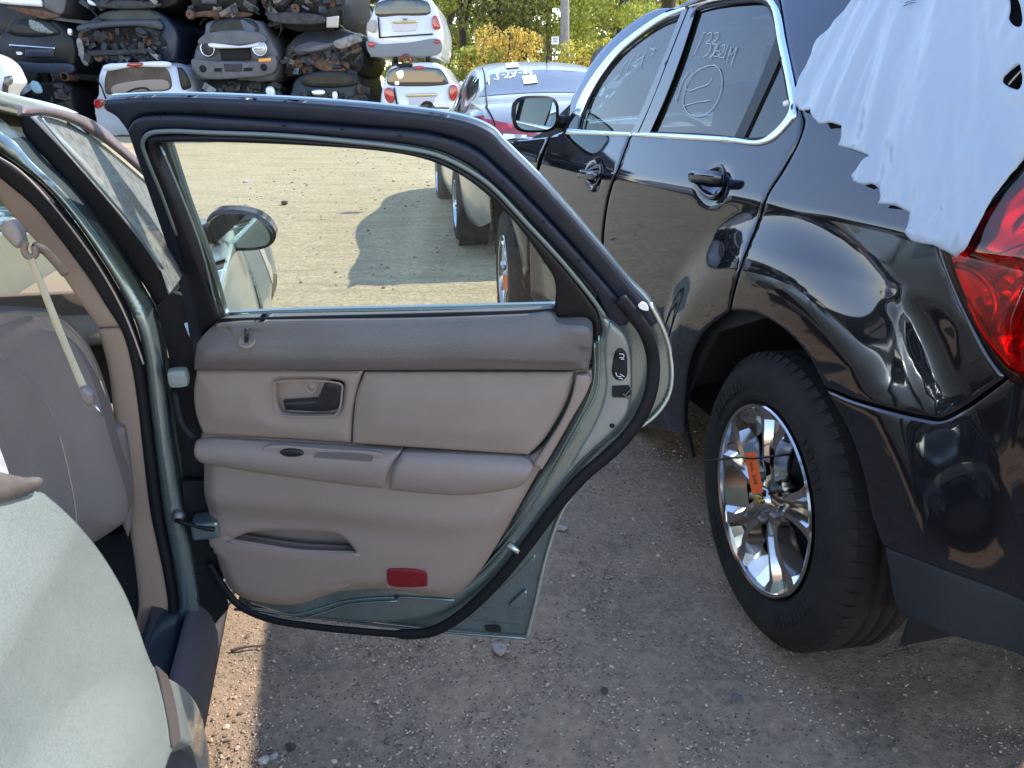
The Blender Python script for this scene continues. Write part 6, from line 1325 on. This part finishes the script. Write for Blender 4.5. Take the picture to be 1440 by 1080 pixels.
def bush(px_, Y, hgt, wid, kind, label, seed, n=2500, size=.05, extra=None):
    r = random.Random(seed); b = base_at(px_, Y); t = thing('bush', label, 'bush', tuple(b), 'bushes along the back fence'); parts = []; blobs = []
    for k in range(7):
        e = b + Vector((r.uniform(-.4, .4) * wid, r.uniform(-.3, .3), hgt * r.uniform(.5, .9))); parts.append(tube_geo(wcr([b, (b + e) / 2 + Vector((0, 0, .2)), e], 4), .02, 5))
    V, F = join(parts); link('stem', V, F, bark, t)
    for k in range(14):
        c = b + Vector((r.uniform(-.5, .5) * wid, r.uniform(-.4, .4), hgt * r.uniform(.1, .9))); R = r.uniform(.25, .45) * min(hgt, wid) * .75; blobs.append((c, (R, R, R * .8), 1 / 14))
    V, F = leafcloud(blobs, n, size, seed); link('foliage', V, F, LM[kind], t, smooth=False); return t
for i, q in enumerate([(640, 23, 1.7, 2.0, 'yellow', 'low yellow-green bush right of the lower white SUV'), (672, 24, 2.3, 1.2, 'lime', 'upright lime bush left of the golden-brown bush'), (705, 24, 2.7, 1.9, 'gold', 'tall rounded golden-brown bush above the silver sedan roof'), (745, 24, 1.6, 1.6, 'yellow', 'low yellow bush between the golden bush and the small sign'), (790, 24.5, 1.7, 1.8, 'gold', 'golden bush at the foot of the utility pole'), (825, 24, 2.3, 1.7, 'yellow', 'yellow bush right of the utility pole'), (862, 24.5, 2.2, 1.8, 'lime', 'lime bush beside the dark SUV roof line'), (900, 25, 2.0, 2.4, 'yellow', 'yellow bush half hidden by the dark SUV roof'), (612, 24.5, 2.2, 2.0, 'lime', 'green bush half hidden behind the stacked white SUVs')]): bush(*q, seed=80 + i, n=3800)
pb = base_at(795, 27); po = tube('utility_pole', [pb - Vector((0, 0, .2)), pb + Vector((-.12, 0, 4.5)), pb + Vector((-.25, 0, 9))], lambda t: .15 - .03 * t, mat('weathered_grey_wood', (.32, .29, .26), .85, var=.3, vscale=8, bump=.5), seg=14); tag(po, 'weathered grey wooden utility pole rising from the hedge', 'utility pole')
sb = base_at(779, 22.8); sg = thing('small_sign', 'small white sign with dark lettering at the hedge left of the utility pole', 'sign', tuple(sb))
def zpx(y, Y, x=779): d = ray(x, y); return HC + d.z / d.y * Y
z1, z2 = zpx(51.5, 22.8), zpx(62.5, 22.8)
box('panel', Vector((sb.x, 22.78, (z1 + z2) / 2)), (.20, .02, z1 - z2), M['white_paper'], sg, bevel=.003); tube('post', [sb, Vector((sb.x, 22.8, z1))], .02, M['steel'], sg, n=2)
V, F = join([box_geo(Vector((sb.x, 22.765, z1 - .04 - .045 * k)), (.13 - .02 * (k % 2), .004, .016)) for k in range(3)]); link('sign_print', V, F, M['navy_car'], sg)
# small dark car far right behind the SUV roof line
a = Stack('parked_car', 'dark grey car roof showing between the hedge and the dark SUV', 21.5, [(838, 130, 1), (840, 76), (850, 64), (880, 58), (930, 58), (950, 90, 1), (950, 130, 1)], M['grey_car'], depth=2.5); a.t['group'] = 'cars parked at the back'; a.f('side_window', [(846, 74), (856, 66), (880, 63), (920, 64), (920, 76), (848, 78)], M['dark_glass'], off=.02)
# distant wood behind everything
rr = random.Random(3); blobs = []
for k in range(70):
    x = rr.uniform(-6, 60); blobs.append((Vector((x, 58 + rr.uniform(-4, 6), .5 + (rr.uniform(1, 12) if k % 2 else rr.uniform(0, 3)))), (5, 3, 3.4), 1 / 70))
V, F = leafcloud(blobs, 26000, .38, 9); wd = link('distant_wood', V, F, LM['green'], smooth=False); tag(wd, 'olive and yellow mass of distant woodland behind the lot', None, kind='stuff')
